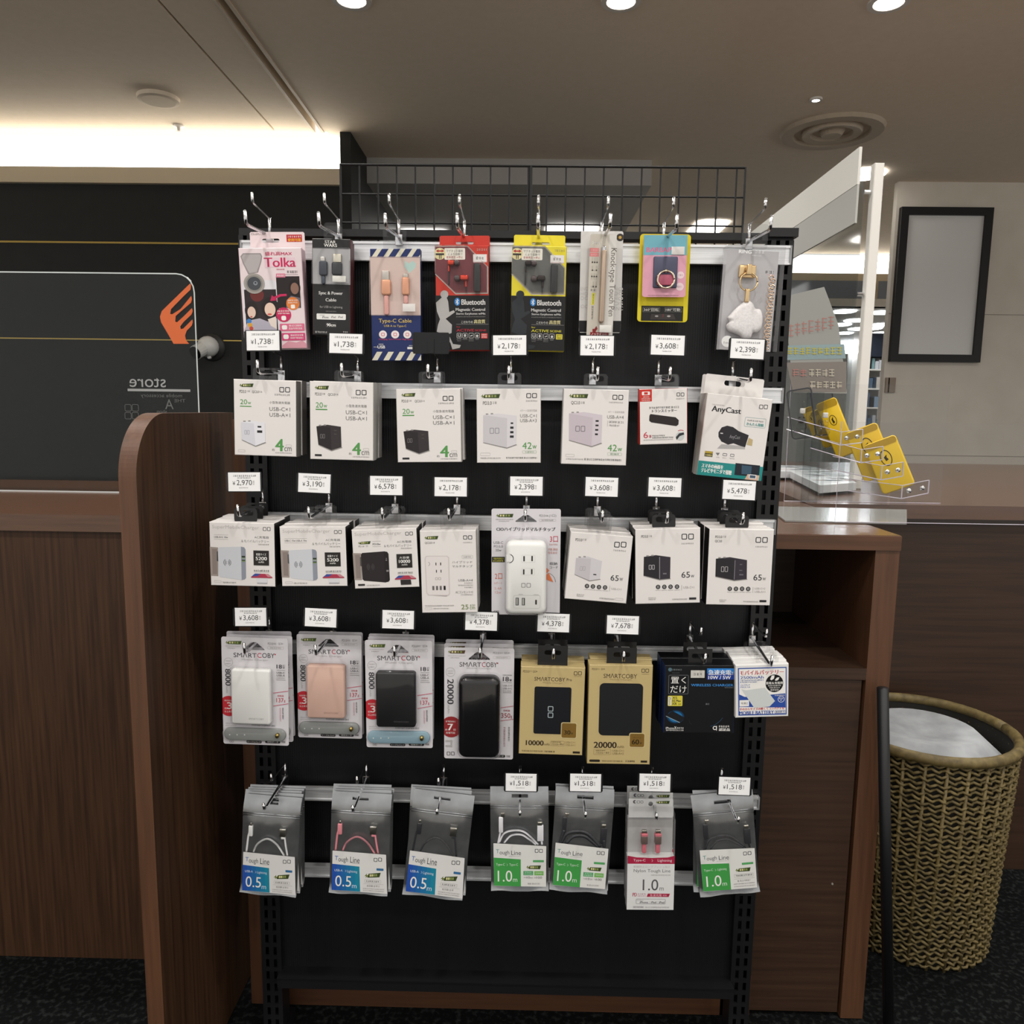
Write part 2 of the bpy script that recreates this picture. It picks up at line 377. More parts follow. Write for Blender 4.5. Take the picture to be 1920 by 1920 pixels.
# ================================================================== RACK
rack=empty('display_rack',(0,0,0),'black metal display rack with perforated uprights and hanging rails','display rack')
RAILZ=[HC+(z_-HC)*.9834 for z_ in (1.506,1.268,1.037,.800,.516,.360)]; RAILH=[.031,.026,.026,.024,.024,.023]
box_obj('back_panel',(-.45,.45,0,.012,.11,1.5),BACKP,rack)
def upright(x0,x1):
    q=MB(); w_=x1-x0; sl=.0065; c1=x0+w_*.3; c2=x0+w_*.7
    zb,zt=.02,1.512
    for a,b in ((x0,c1-sl/2),(c1+sl/2,c2-sl/2),(c2+sl/2,x1)): q.box(a,b,-.012,-.009,zb,zt,BLACKMETAL)
    z=zb
    while z<zt-.02:
        for c in (c1,c2): q.box(c-sl/2,c+sl/2,-.012,-.009,z,z+.0085,BLACKMETAL)
        z+=.0255
    q.box(x0,x0+.002,-.009,.03,zb,zt,BLACKMETAL); q.box(x1-.002,x1,-.009,.03,zb,zt,BLACKMETAL); q.box(x0+.002,x1-.002,.02,.022,zb,zt,BLACKMETAL)
    return q.build('upright',rack)
upright(-.467,-.429); upright(.431,.469)
for x0,x1 in ((-.472,-.424),(.426,.474)):
    box_obj('foot',(x0,x1,-.2,.05,0,.02),BLACKMETAL,rack)
box_obj('top_bar',(-.467,.469,-.008,.02,1.512,1.524),BLACKMETAL,rack)
box_obj('top_cap',(.425,.473,-.02,.03,1.516,1.53),BLACKMETAL,rack)
for z,h in zip(RAILZ,RAILH):
    q=MB(); q.box(-.458,.46,-.02,-.012,z-h,z,ALU)
    q.box(-.458,.46,-.0225,-.02,z-.004,z,ALU); q.box(-.458,.46,-.0225,-.02,z-h,z-h+.003,ALU)
    q.box(-.461,-.458,-.0225,-.012,z-h,z,mat('rail_cap_grey','8a8b8d',.4)); q.box(.46,.463,-.0225,-.012,z-h,z,MATS['rail_cap_grey']); q.build('rail',rack)
box_obj('base_beam',(-.432,.432,-.03,.0,.127,.150),BLACKMETAL,rack)
box_obj('beam_edge',(-.432,.432,-.032,-.03,.1475,.150),BLACKMETAL,rack)
# wire grid panel behind the rack top
g=empty('wire_grid_panel',(0,.1,1.0),'black wire grid panel standing behind the rack top','grid panel')
gx0,gx1=P(640,430,.1).x,P(1392,430,.1).x; gz1=1.66
q=MB(); x=gx0; i=0
while x<=gx1:
    q.tube([(x,0,.006),(x,0,gz1-1.0)],.0017,BLACKMETAL,6); x+=.034; i+=1
z=.01
while z<=gz1-1.0: q.tube([(gx0,.003,z),(gx1,.003,z)],.0017,BLACKMETAL,6); z+=.05
tag(q.build('grid_wires',g),kind='stuff')
q=MB()
q.tube([(gx0,0,.004),(gx0,0,gz1-1.0),(gx1,0,gz1-1.0),(gx1,0,.004)],.003,BLACKMETAL,8); q.tube([((gx0+gx1)/2-.02,0,.004),((gx0+gx1)/2-.02,0,gz1-1.0)],.003,BLACKMETAL,8)
q.build('frame',g)

# ================================================================== PRINT SYSTEM
CROP={'A':(420,400),'B':(780,400),'C':(1100,400),'D':(420,640),'E':(780,640),'F':(1100,640),'G':(380,880),'H':(740,880),'I':(1060,880),
      'J':(400,1130),'K':(740,1140),'L':(1090,1140),'M':(420,1420),'N':(740,1420),'O':(1060,1420)}
def full(c,pts):
    ox,oy=CROP[c]; return [(ox+x/4.8,oy+y/4.8) for x,y in pts]
INK,GR,LG,GN,RD,WH='2e2d2f','7d7b7b','b9b5b3','5a9e55','c8324a','f4f2ee'
def T(s,x0,y0,x1,y1,c=INK,b=0,rot=0): return ('T',s,x0,y0,x1,y1,c,b,rot)
def R(x0,y0,x1,y1,c): return ('R',x0,y0,x1,y1,c)
def RR(x0,y0,x1,y1,c,r=10): return ('RR',x0,y0,x1,y1,c,r)
def O(x0,y0,x1,y1,c,t=3,r=6): return ('O',x0,y0,x1,y1,c,t,r)
def C(x,y,r,c,ry=None): return ('C',x,y,r,c,ry or r)
def RING(x,y,r,c,t=3): return ('RING',x,y,r,c,t)
def PG(pts,c): return ('PG',pts,c)
def M(x0,y0,x1,y1,c=LG): return ('M',x0,y0,x1,y1,c)
def LOGO(x0,y0,x1,y1,c=INK): return ('LOGO',x0,y0,x1,y1,c)
def BD(x0,y0,x1,y1,c='3c4a24'): return ('BD',x0,y0,x1,y1,c)
def ARC(x,y,r,a0,a1,c,t=6): return ('ARC',x,y,r,a0,a1,c,t)
def B(name,x0,y0,x1,y1,d,c,r=6,metal=0,rough=.4,y=0): return ('B',name,x0,y0,x1,y1,d,c,r,metal,rough,y)
def SHELL(x0,y0,x1,y1,d,r=20): return ('SHELL',x0,y0,x1,y1,d,r)
def WIN(pts): return ('WIN',pts)
def charger(p,fc,sc,lc,lg,ports,pc='2a2a2c'):
    """drawing of a cube charger: p = top-left-front, top-mid, top-right, bottom-right, bottom-mid, bottom-left"""
    a,b,c,d,e,f=p; out=[PG([(f[0],f[1]+6),(e[0],e[1]+8),(d[0]+8,d[1]+6),d,e,f],'8f8b88'),PG([a,b,e,f],fc),PG([b,c,d,e],sc),PG([a,(a[0]*.55+c[0]*.45,min(a[1],c[1])-14),c,b],sc),
        R(a[0]+22,a[1]-14,a[0]+44,a[1]-3,'9a9694'),R(a[0]+66,a[1]-17,a[0]+88,a[1]-6,'9a9694')]
    out.append(LOGO(*lg,lc)); out += [R(*q,pc) for q in ports]; return out

TEXTS={}
def need(els):
    for e in els:
        if e[0]=='T': TEXTS[(e[1],e[7])]=None
def bake_texts():
    objs={}
    for (s,b) in TEXTS:
        c=bpy.data.curves.new('glyphs','FONT'); c.body=s; c.resolution_u=5 if len(s)<6 else 2
        o=bpy.data.objects.new('glyphs',c); COL.objects.link(o); objs[(s,b)]=o
    dg=bpy.context.evaluated_depsgraph_get()
    for k,o in objs.items():
        me=bpy.data.meshes.new_from_object(o.evaluated_get(dg))
        vs=[(v.co.x,v.co.y) for v in me.vertices]; fs=[tuple(p.vertices) for p in me.polygons]
        x0=min(v[0] for v in vs); x1=max(v[0] for v in vs); y0=min(v[1] for v in vs); y1=max(v[1] for v in vs)
        TEXTS[k]=([((v[0]-x0)/(x1-x0),(v[1]-y0)/max(y1-y0,1e-6)) for v in vs],fs)
        c=o.data; bpy.data.objects.remove(o); bpy.data.curves.remove(c); bpy.data.meshes.remove(me)
def invbil(q,p):
    (x0,y0),(x1,y1),(x2,y2),(x3,y3)=q; u=v=.5
    for _ in range(8):
        X=(1-u)*(1-v)*x0+u*(1-v)*x1+u*v*x2+(1-u)*v*x3-p[0]; Y=(1-u)*(1-v)*y0+u*(1-v)*y1+u*v*y2+(1-u)*v*y3-p[1]
        a=(1-v)*(x1-x0)+v*(x2-x3); b=(1-u)*(x3-x0)+u*(x2-x1); c=(1-v)*(y1-y0)+v*(y2-y3); d=(1-u)*(y3-y0)+u*(y2-y1)
        D=a*d-b*c; u-=(X*d-b*Y)/D; v-=(a*Y-c*X)/D
    return u,v
class Face:
    """maps drawing coordinates of a flat pack front to its local x/z plane"""
    def __init__(s,efr,w,h):
        s.q=efr; s.w=w; s.h=h
        ew=(math.dist(efr[0],efr[1])+math.dist(efr[3],efr[2]))/2; eh=(math.dist(efr[0],efr[3])+math.dist(efr[1],efr[2]))/2
        s.sx=w/ew; s.sz=h/eh
    def pt(s,p):
        u,v=invbil(s.q,p); return ((u-.5)*s.w,(.5-v)*s.h)
    def rect(s,x0,y0,x1,y1):
        c=s.pt(((x0+x1)/2,(y0+y1)/2)); a=abs(x1-x0)*s.sx/2; b=abs(y1-y0)*s.sz/2
        return c[0]-a,c[1]-b,c[0]+a,c[1]+b
def clip_rect(poly,x0,z0,x1,z1):
    def cl(P_,ins,isec):
        out=[]
        for i in range(len(P_)):
            a,b=P_[i],P_[(i+1)%len(P_)]
            if ins(a): out.append(a)
            if ins(a)!=ins(b): out.append(isec(a,b))
        return out
    def ix(v): return lambda a,b:(v,a[1]+(b[1]-a[1])*(v-a[0])/(b[0]-a[0]))
    def iz(v): return lambda a,b:(a[0]+(b[0]-a[0])*(v-a[1])/(b[1]-a[1]),v)
    for ins,isec in ((lambda p:p[0]>=x0,ix(x0)),(lambda p:p[0]<=x1,ix(x1)),(lambda p:p[1]>=z0,iz(z0)),(lambda p:p[1]<=z1,iz(z1))):
        if poly: poly=cl(poly,ins,isec)
    return poly
def draw(q,fc,els,y=0,clip=True):
    """draw flat print elements into MB q at depth y (in front of the face)"""
    lay=[y-.00012]
    rnd=random.Random(3)
    W2,H2=fc.w/2*.998,fc.h/2*.998
    def poly(pts,c):
        if clip: pts=clip_rect(pts,-W2,-H2,W2,H2)
        if len(pts)>2: q.flat(pts,lay[0],ink(c))
    def ring(o,i,c):
        k=len(o); q.add([(p[0],lay[0],p[1]) for p in o+i],[(a,(a+1)%k,k+(a+1)%k,k+a) for a in range(k)],ink(c))
    for e in els:
        lay[0]-=.000012; k=e[0]
        if k=='T':
            _,s,x0,y0,x1,y1,c,b,rot=e; vs,fs=TEXTS[(s,b)]; a0,b0,a1,b1=fc.rect(x0,y0,x1,y1)
            if rot==1: vs=[(v,1-u) for u,v in vs]
            elif rot==2: vs=[(1-u,v) for u,v in vs]
            hgt=(b1-b0) if not rot==1 else (a1-a0); sh=(-.035*hgt,0,.035*hgt) if b else (0,)
            for dx in sh:
                ox,oz=(dx,0) if rot!=1 else (0,dx)
                q.add([(a0+ox+(a1-a0)*u,lay[0],b0+oz+(b1-b0)*v) for u,v in vs],fs,ink(c)); lay[0]-=.000003
        elif k=='R':
            a0,b0,a1,b1=fc.rect(*e[1:5]); poly([(a0,b0),(a1,b0),(a1,b1),(a0,b1)],e[5])
        elif k=='RR': poly(rrect(*fc.rect(*e[1:5]),e[6]*fc.sx),e[5])
        elif k=='O':
            a0,b0,a1,b1=fc.rect(*e[1:5]); t=e[6]*fc.sx; r=e[7]*fc.sx
            ring(rrect(a0,b0,a1,b1,r,3),rrect(a0+t,b0+t,a1-t,b1-t,max(r-t,r*.3),3),e[5])
        elif k=='C':
            c=fc.pt((e[1],e[2])); poly(circ(c[0],c[1],e[3]*fc.sx,e[5]*fc.sz),e[4])
        elif k=='RING':
            c=fc.pt((e[1],e[2])); r=e[3]*fc.sx; ring(circ(c[0],c[1],r),circ(c[0],c[1],r-e[5]*fc.sx),e[4])
        elif k=='PG': poly([fc.pt(p) for p in e[1]],e[2])
        elif k=='M':
            a0,b0,a1,b1=fc.rect(*e[1:5]); v=(b1-b0)>(a1-a0)*1.5
            L=(b1-b0) if v else (a1-a0); hh=(a1-a0) if v else (b1-b0); x=0
            while x<L:
                wd=min(hh*rnd.uniform(.6,1.0),max(L-x,hh*.3))
                m_=ink(e[5]); t_=hh*.2
                bars=[(0,1,u_,u_+.2) for u_ in ((0,.4,.8),(.05,.75),(.3,.8),(0,.55))[rnd.randrange(4)]]+[(u_,u_+.22,0,1) for u_ in ((.05,.75),(.4,),(.75,),(0,.39))[rnd.randrange(4)]]
                for u0,u1,w0,w1 in bars:
                    if v: q.flat([(a0+hh*w0,b1-x-wd*u0),(a0+hh*w1,b1-x-wd*u0),(a0+hh*w1,b1-x-wd*u1),(a0+hh*w0,b1-x-wd*u1)],lay[0],m_)
                    else: q.flat([(a0+x+wd*u0,b0+hh*w0),(a0+x+wd*u1,b0+hh*w0),(a0+x+wd*u1,b0+hh*w1),(a0+x+wd*u0,b0+hh*w1)],lay[0],m_)
                x+=wd+hh*rnd.uniform(.25,.45)
        elif k=='LOGO':
            x0,y0,x1,y1=e[1:5]
            if x1-x0>=y1-y0: bx=[(x0,y0,x0+(x1-x0)*.45,y1),(x0+(x1-x0)*.55,y0,x1,y1)]
            else: bx=[(x0,y0,x1,y0+(y1-y0)*.46),(x0,y0+(y1-y0)*.54,x1,y1)]
            for bb in bx:
                a0,b0,a1,b1=fc.rect(*bb); t=(a1-a0)*.15; r=(a1-a0)*.2
                ring(rrect(a0,b0,a1,b1,r,3),rrect(a0+t,b0+t,a1-t,b1-t,r*.5,3),e[5])
        elif k=='BD':
            x0,y0,x1,y1=e[1:5]; h=y1-y0; s=h*.3
            poly([fc.pt(p) for p in ((x0+h*.9,y0+h*.1),(x1,y0),(x1-s,y1),(x0+h*.6,y1-h*.05))],e[5]); lay[0]-=.00001
            poly([fc.pt(p) for p in ((x0+h*.55,y0),(x0,y0+h*.6),(x0+h*.38,y0+h*.55),(x0+h*.25,y1),(x0+h*.95,y0+h*.4),(x0+h*.5,y0+h*.42))],'6d7a2c'); lay[0]-=.00001
            for i in range(4):
                xx=x0+h*1.1+(x1-x0-h*1.8)*i/4; poly([fc.pt(p) for p in ((xx,y0+h*.25),(xx+(x1-x0)*.1,y0+h*.25),(xx+(x1-x0)*.1,y0+h*.75),(xx,y0+h*.75))],'d9d59a' if i<2 else '8e9a5c')
        elif k=='ARC':
            c=fc.pt((e[1],e[2])); r=e[3]*fc.sx; t=e[7]*fc.sx; N=10; o=[];i_=[]
            for a in range(N+1):
                th=math.radians(e[4]+(e[5]-e[4])*a/N); o.append((c[0]+r*math.cos(th),c[1]+r*math.sin(th))); i_.append((c[0]+(r-t)*math.cos(th),c[1]+(r-t)*math.sin(th)))
            q.add([(p[0],lay[0],p[1]) for p in o+i_],[(a,a+1,N+2+a,N+1+a) for a in range(N)],ink(e[6]))

PRODUCTS=[]
def prod(hook,name,short,cat,crop,cor,els,kind='box',efr=None,**kw):
    """hook=(row,col); cor = four corners of the pack front (TL,TR,BR,BL)"""
    d=dict(hook=hook,name=name,short=short,cat=cat,cor=full(crop,cor),els=els,kind=kind,efr=efr or cor); d.update(kw); need(els); PRODUCTS.append(d); return d

# ---------------------------------------------------------------- row 2 : charger boxes
c1=[(88,340),(655,355),(650,1035),(90,1025)]
e20w=[BD(140,380,270,412),T('PD3.0',143,438,200,465),M(205,441,235,456),T('QC3.0',257,443,315,468),M(318,446,347,460),LOGO(502,410,597,457),M(460,471,597,486),
  T('20',148,522,210,566,GN),T('w',216,545,245,566,GN),R(145,580,248,588,GN),T('小型急速充電器',410,537,597,560,GR),T('USB-C×1',410,590,597,624,GR),T('USB-A×1',410,642,597,676,GR),
  T('4',462,875,532,985,GN,1),T('約',430,962,452,985,GR),T('cm',540,950,607,985,GR),O(555,925,605,948,LG,2),M(460,996,607,1005),O(125,976,188,998,LG,2)]+charger([(152,728),(268,738),(368,730),(370,905),(282,940),(160,885)],'dcdce4','ebebf1','8c8c98',(185,800,228,838),[(302,760,336,775),(298,800,344,822)])
prod((2,1),'charger_box','white 20-watt charger box','charger','D',c1,e20w,depth=.026,n=2,side='6f6b68',tab='clear')
c2=[(770,360),(1345,368),(1345,1078),(775,1055)]
e20b=[BD(815,400,945,435),T('PD3.0',820,462,877,488),M(882,466,912,480),T('QC3.0',937,467,997,493),M(1000,470,1028,484),LOGO(1186,435,1282,482),M(1148,498,1282,512),
  T('20',826,548,890,595,GN),T('w',896,570,928,595,GN),R(825,606,930,616,GN),T('小型急速充電器',1097,567,1285,592,GR),T('USB-C×1',1097,620,1286,655,GR),T('USB-A×1',1097,674,1286,709,GR),
  T('4',1158,912,1230,1022,GN,1),T('約',1125,1000,1148,1022,GR),T('cm',1238,990,1307,1025,GR),O(1255,962,1305,985,LG,2),M(1158,1036,1307,1046),R(818,1012,880,1030,INK)]+charger([(832,762),(958,772),(1052,766),(1058,950),(968,978),(850,925)],'2b2628','383234','8a8688',(866,832,908,870),[(992,797,1015,803),(992,830,1015,836)],'55504f')
prod((2,2),'charger_box','black-cube 20-watt charger box beside the white-cube one','charger','D',c2,e20b,depth=.026,n=3,side='b9b6b2',tab='clear')
prod((2,3),'charger_box','black-cube 20-watt charger box beside the 42-watt boxes','charger','E',[(-188,425),(390,430),(420,1095),(-158,1080)],e20b,efr=c2,depth=.026,n=2,side='c4c1bd',tab='clear')
c4=[(538,425),(1125,430),(1122,1095),(555,1092)]
e42=[BD(578,472,755,510),T('PD3.0',600,537,678,568),M(685,540,722,560),LOGO(993,468,1088,512),M(990,530,1090,543),T('4ポート急速充電器',938,612,1088,632,LG),T('USB-C×1',938,655,1086,685,GR),T('USB-A×3',938,697,1086,727,GR),
  T('42',957,908,1042,968,GN),T('w',1048,935,1086,967,GN),O(958,982,1085,1008,'a9c4a4',2),M(985,989,1060,1001,'a9c4a4'),O(583,1000,672,1027,LG,2),M(583,1043,765,1055),M(812,1041,1088,1055,GR)]+charger([(605,660),(820,690),(905,668),(902,925),(820,955),(608,905)],'cfccd0','dedbdf','96929c',(664,775,750,828),[(852,728,875,742),(848,765,878,785),(848,806,878,826),(846,845,880,866)])
prod((2,4),'charger_box','white 42-watt charger box with one round-port cube','charger','E',c4,e42,depth=.036,n=1,side='cfccc8',tab='clear')
c5=[(1335,430),(1924,435),(1886,1115),(1300,1105)]
e42b=[BD(1380,475,1555,513),T('QC3.0',1400,540,1478,573),M(1484,543,1520,562),LOGO(1772,478,1868,522),M(1740,540,1866,552),T('4ポート急速充電器',1730,622,1876,641,LG),T('USB-A×4',1722,662,1870,692,GR),R(1723,710,1726,762,LG),T('QC3.0',1738,712,1786,732,GR,1),M(1792,714,1866,732),M(1738,745,1830,760),
  T('42',1722,925,1806,985,GN),T('w',1812,955,1852,985,GN),O(1720,998,1850,1024,'a9c4a4',2),M(1748,1004,1822,1018,'a9c4a4'),O(1343,1015,1420,1040,LG,2),M(1343,1055,1500,1067),M(1510,1055,1845,1071,GR)]+charger([(1380,650),(1592,685),(1678,660),(1665,910),(1578,942),(1375,888)],'cbc0c8','d7cdd5','80787e',(1435,760,1522,812),[(1617,707,1645,722),(1615,747,1643,762),(1612,787,1640,802),(1610,826,1636,842)])
prod((2,5),'charger_box','pinkish-cube 42-watt charger box','charger','E',c5,e42b,depth=.036,n=1,side='cfccc8',tab='clear')
c6=[(480,440),(908,418),(905,915),(472,935)]
RS='cf3328'
e6=[PG([(480,440),(592,434),(590,541),(478,547)],RS),RR(502,455,575,487,WH,8),R(522,460,555,482,RS),M(512,497,565,508,WH),M(499,514,578,523,WH),M(499,530,578,538,WH),LOGO(812,458,880,491),M(808,508,880,517),M(565,585,830,602,GR),T('トランスミッター',590,610,812,636,INK,1),
  PG([(575,655),(800,680),(828,705),(825,745),(805,760),(580,730),(562,715),(565,670)],'2b2425'),T('6',508,818,548,873,RD),M(556,845,580,868,RD),M(588,842,700,855,GR),M(588,859,775,871,GR),M(508,881,775,890),C(838,850,38,'c9cdcd'),PG([(800,860),(830,825),(872,815),(876,835),(835,850),(808,885)],'2f3336'),ARC(845,845,52,60,120,RD,5)]
prod((2,6),'transmitter_box','small transmitter box with red corner print','transmitter box','F',c6,e6,depth=.013,n=3,side='b23a33',tab='clear',edge=RS)
c7=[(1085,470),(1695,520),(1560,1250),(985,1205)]
TE='238e8b'
e7=[M(1130,570,1245,582),T('AnyCast',1128,592,1392,658,INK,1),LOGO(1566,566,1645,605),O(1428,684,1620,770,'8fb0b4',3,10),M(1455,706,1600,719,GR),T('かんたん接続',1445,730,1600,758,TE,1),
  PG([(1170,965),(1425,965),(1420,938),(1210,925)],'b5b2b2'),PG([(1185,820),(1215,775),(1265,758),(1320,770),(1370,805),(1462,840),(1425,948),(1390,940),(1320,915),(1270,928),(1210,900),(1185,860)],'2c292f'),T('AnyCast',1285,842,1382,884,'9a989c'),R(1202,823,1226,832,'d8d8d8'),PG([(1460,862),(1498,880),(1488,935),(1440,925)],'c5b184'),
  R(1058,990,1130,1040,'3e3820'),R(1060,990,1130,1010,'b59c3a'),T('1080',1066,1018,1122,1035,'d9cf88',1),PG([(1158,1003),(1195,1003),(1177,1028)],'77757a'),O(1220,1006,1260,1030,'77757a',4),O(1288,1010,1325,1036,'77757a',4),M(1160,1040,1192,1047),M(1218,1044,1252,1051),M(1282,1048,1325,1056),
  PG([(1003,1075),(1583,1122),(1560,1250),(985,1205)],TE),T('スマホの画面を',1028,1108,1225,1145,WH,1),T('テレビやモニタで視聴',1022,1150,1300,1192,WH,1),PG([(1335,1092),(1555,1110),(1540,1215),(1320,1200)],'1b232e'),PG([(1390,1110),(1480,1118),(1470,1195),(1385,1190)],'3a566a'),
  PG([(1410,1240),(1440,1190),(1545,1200),(1535,1252)],'dcb7a0'),RR(1450,1193,1518,1232,'e8eaec',8),R(1458,1200,1510,1225,'4a5c70')]
prod((2,7),'streaming_stick_box','white carton with a teal base band','dongle box','F',c7,e7,depth=.024,n=2,side='d8d4ce',flap=((1108,292),(1668,340)),hole=(1285,355,1475,405),yaw=2,yf=-.09)
# ---------------------------------------------------------------- row 3
g1=[(58,475),(650,485),(655,1055),(72,1045)]
def smc(black,cap,kk,left):
    bc,sc_,lc=('2a2526','211d1e','4a4648') if black else ('d3d6dc','9499a6','6c6e74')
    e=[T('SuperMobileCharger',88,505,508,545,'c4bfbc'),LOGO(545,518,613,552)]
    if left=='badge': e+=[BD(115,590,230,618),T('PD',120,628,142,645,GR),M(146,630,170,643),T('QC',185,628,206,645,GR),R(245,592,320,595,LG),T('PD18w',247,612,318,630,GR,1),R(245,642,320,645,LG)]
    else: e+=[R(103,588,103+left[1],591,LG),T(left[0],105,602,101+left[1],618,GR,1),R(103,628,103+left[1],631,LG)]
    e+=[T('AC充電器',467,598,597,621,GR),T('＆モバイルバッテリー',350,632,597,658,GR),M(500,668,597,680),PG([(64,697),(140,703),(140,962),(72,958)],'a2968f'),PG([(85,715),(130,718),(130,945),(90,942)],'8d817b'),
      PG([(128,740),(145,735),(145,830),(128,825)],'55504f'),PG([(138,715),(150,700),(355,694),(362,705),(360,990),(350,996),(160,970),(145,955)],bc),PG([(345,694),(375,700),(387,720),(390,975),(378,990),(350,996)],sc_)]
    for r_ in (14,24,35): e+=[ARC(222,838,r_,120,240,lc,5),ARC(222,838,r_,-60,60,lc,5)]
    if not black: e+=[R(352,777,383,792,'2c3a24'),R(352,795,383,800,'8fae6c'),R(352,812,383,830,'2c3a24'),R(352,822,383,828,'8fae6c')]
    else: e+=[R(362,760,370,768,'8a8688'),R(358,775,372,785,'8a8688'),R(362,875,384,893,'8a8688')]
    e+=[R(458,728,597,862,'292624'),T(kk,482,752,572,774,WH),T(cap,478,784,578,815,WH,1),T('mAh',503,822,552,840,WH),M(462,902,597,916,GR),R(462,920,597,923,LG),PG([(432,968),(470,935),(590,938),(628,970),(620,976),(440,974)],'b03a52'),PG([(440,962),(470,935),(520,936),(495,958)],'41509a'),PG([(560,938),(590,938),(625,966),(585,965)],'c98a92'),
      PG([(485,977),(578,979),(582,1027),(488,1027)],'2c2829' if black else 'dfdfe2'),R(490,1018,580,1026,'3a3637' if black else 'a7a7ab')]
    e+=[RR(103,1000,165,1018,INK,4)] if black else [O(103,1000,168,1020,LG,2)]
    return e+[M(178,1012,298,1024)]
prod((3,1),'charger_box','white 5200 charger box with black hanging tab','charger','G',g1,smc(0,'5200','軽量サイズ',('USB-A×2 10w',128)),depth=.03,n=3,side='1a1818',tab='black')
prod((3,2),'charger_box','white 5200 charger box with clear hanging tab','charger','G',[(680,512),(1285,520),(1310,1058),(722,1045)],smc(0,'5200','軽量サイズ',('USB-C 15w USB-A 10w',200)),efr=g1,depth=.03,n=3,side='1a1818',tab='clear')
prod((3,3),'charger_box','white 10000 charger box picturing a black charger','charger','G',[(1325,535),(1923,540),(1958,1062),(1380,1070)],smc(1,'10000','大容量','badge'),efr=g1,depth=.03,n=3,side='1a1818',tab='clear')
h4=[(215,550),(728,552),(750,1290),(258,1288)]
e=[BD(258,597,387,628),T('QC3.0',266,648,325,670),M(330,650,355,663),LOGO(613,597,695,633),M(612,655,697,665),PG([(300,1128),(470,1142),(490,1130),(500,1110)],'a8a09e'),
   PG([(285,772),(470,774),(488,790),(502,1120),(490,1135),(310,1130),(290,1110),(266,800),(272,780)],'d8d0ce'),PG([(290,780),(465,782),(478,794),(492,1115),(482,1126),(315,1122),(298,1105),(276,805),(280,786)],'e9e3e1'),ARC(298,846,18,-80,80,'8e8684',4),
   R(366,835,374,860,'33302f'),R(408,835,417,860,'33302f'),R(372,900,380,925,'33302f'),R(413,900,421,925,'33302f'),LOGO(366,968,418,991,'aaa4a2')]+[R(x,1045,x+19,1083,'6f6b6a' if x<440 else '1d1b1b') for x in (342,375,408,443)]+[O(604,772,702,803,'b4b8b0',2),M(620,782,690,793),T('ハイブリッド',517,822,697,845,GR),T('マルチタップ',517,860,700,882,GR),T('USB-A×4',575,987,704,1008,GR),M(628,1018,704,1027),M(575,1037,704,1047),M(628,1057,704,1067),T('ACコンセント×3',550,1092,706,1115,GR),M(598,1122,706,1133),
   M(280,1219,540,1229),O(280,1240,345,1259,LG,2),M(355,1245,495,1254),T('25',603,1217,668,1260,'7d8f55'),T('cm',680,1240,727,1262,'7d8f55'),M(680,1217,727,1233,'9aa87c')]
prod((3,4),'power_strip_box','white power strip box marked 25 centimetres','power strip box','H',h4,e,depth=.034,n=2,side='d0cdc9',tab='clear')
h5=[(872,355),(1498,355),(1483,1310),(872,1305)]
OR='d9683e'
e=[BD(912,400,1070,432),M(910,445,1068,455),M(935,462,1030,470),T('PD3.0',1304,405,1352,426,GR),M(1356,408,1386,422),T('(1口)',1392,404,1455,430,GR),O(1302,445,1452,466,LG,2),M(1325,450,1430,461),T('CIOハイブリッドマルチタップ',918,518,1445,553,INK,1),T('USB-C',890,645,977,668,GR),T('PD3.0',893,680,975,700,GR),T('30w',908,712,960,735,GR),
   R(875,783,992,832,'2a2a20'),M(890,792,978,806,'d8d35a'),M(885,812,980,826,'d8d35a'),T('2口',902,932,968,985,OR),T('Aポート',893,1008,968,1030,'dfa79c'),T('2.4A',897,1057,966,1078,'dfa79c'),T('12w',902,1092,958,1115,'dfa79c'),T('3口',1398,597,1470,650,RD),M(1393,665,1465,678,'e8b0a8'),M(1385,705,1465,724,'e8b0a8'),M(1385,735,1465,754,'e8b0a8'),
   T('収納',1396,830,1463,856,GR,1),T('コード',1396,866,1468,888,GR,1),PG([(1366,880),(1392,905),(1375,925),(1362,925)],'e57f4d'),PG([(1362,945),(1385,925),(1428,1012),(1360,985)],'e57f4d'),ARC(1360,1010,88,0,70,'5a5a5c',3),T('CIO',893,1268,938,1290,GR,1),
   B('power_strip',1003,622,1362,1272,.026,'f0f0ed',60,0,.35),SHELL(992,600,1374,1282,.028,64)]
stripdet=[ARC(1032,772,42,-85,85,'3a3836',7),R(1010,735,1045,800,'efefec')]+[R(x,y,x+14,y+46,'33322f') for x,y in ((1158,750),(1229,748),(1155,866),(1226,864))]+[O(1143,740,1262,806,'dcdcd8',2),O(1140,856,1258,918,'dcdcd8',2),LOGO(1140,988,1224,1028,'9b9b99'),M(1115,1085,1155,1092),M(1250,1088,1292,1095),O(1070,1095,1308,1212,'d3d3cf',3,14),R(1090,1118,1117,1186,'4a4a48'),R(1096,1124,1108,1180,'b9b9b5'),R(1145,1120,1172,1186,'4a4a48'),R(1151,1126,1163,1180,'b9b9b5'),RR(1262,1136,1277,1180,'33322f',7)]  # shade inside the socket and port slots is painted as flat dark rectangles
prod((3,5),'power_strip_pack','white power strip on a blister card','power strip','H',h5,e,kind='card',cardcol='dedbe0',n=1,hole=('tri',1090,410,1278,472),bump=('power_strip',stripdet),yf=-.112)
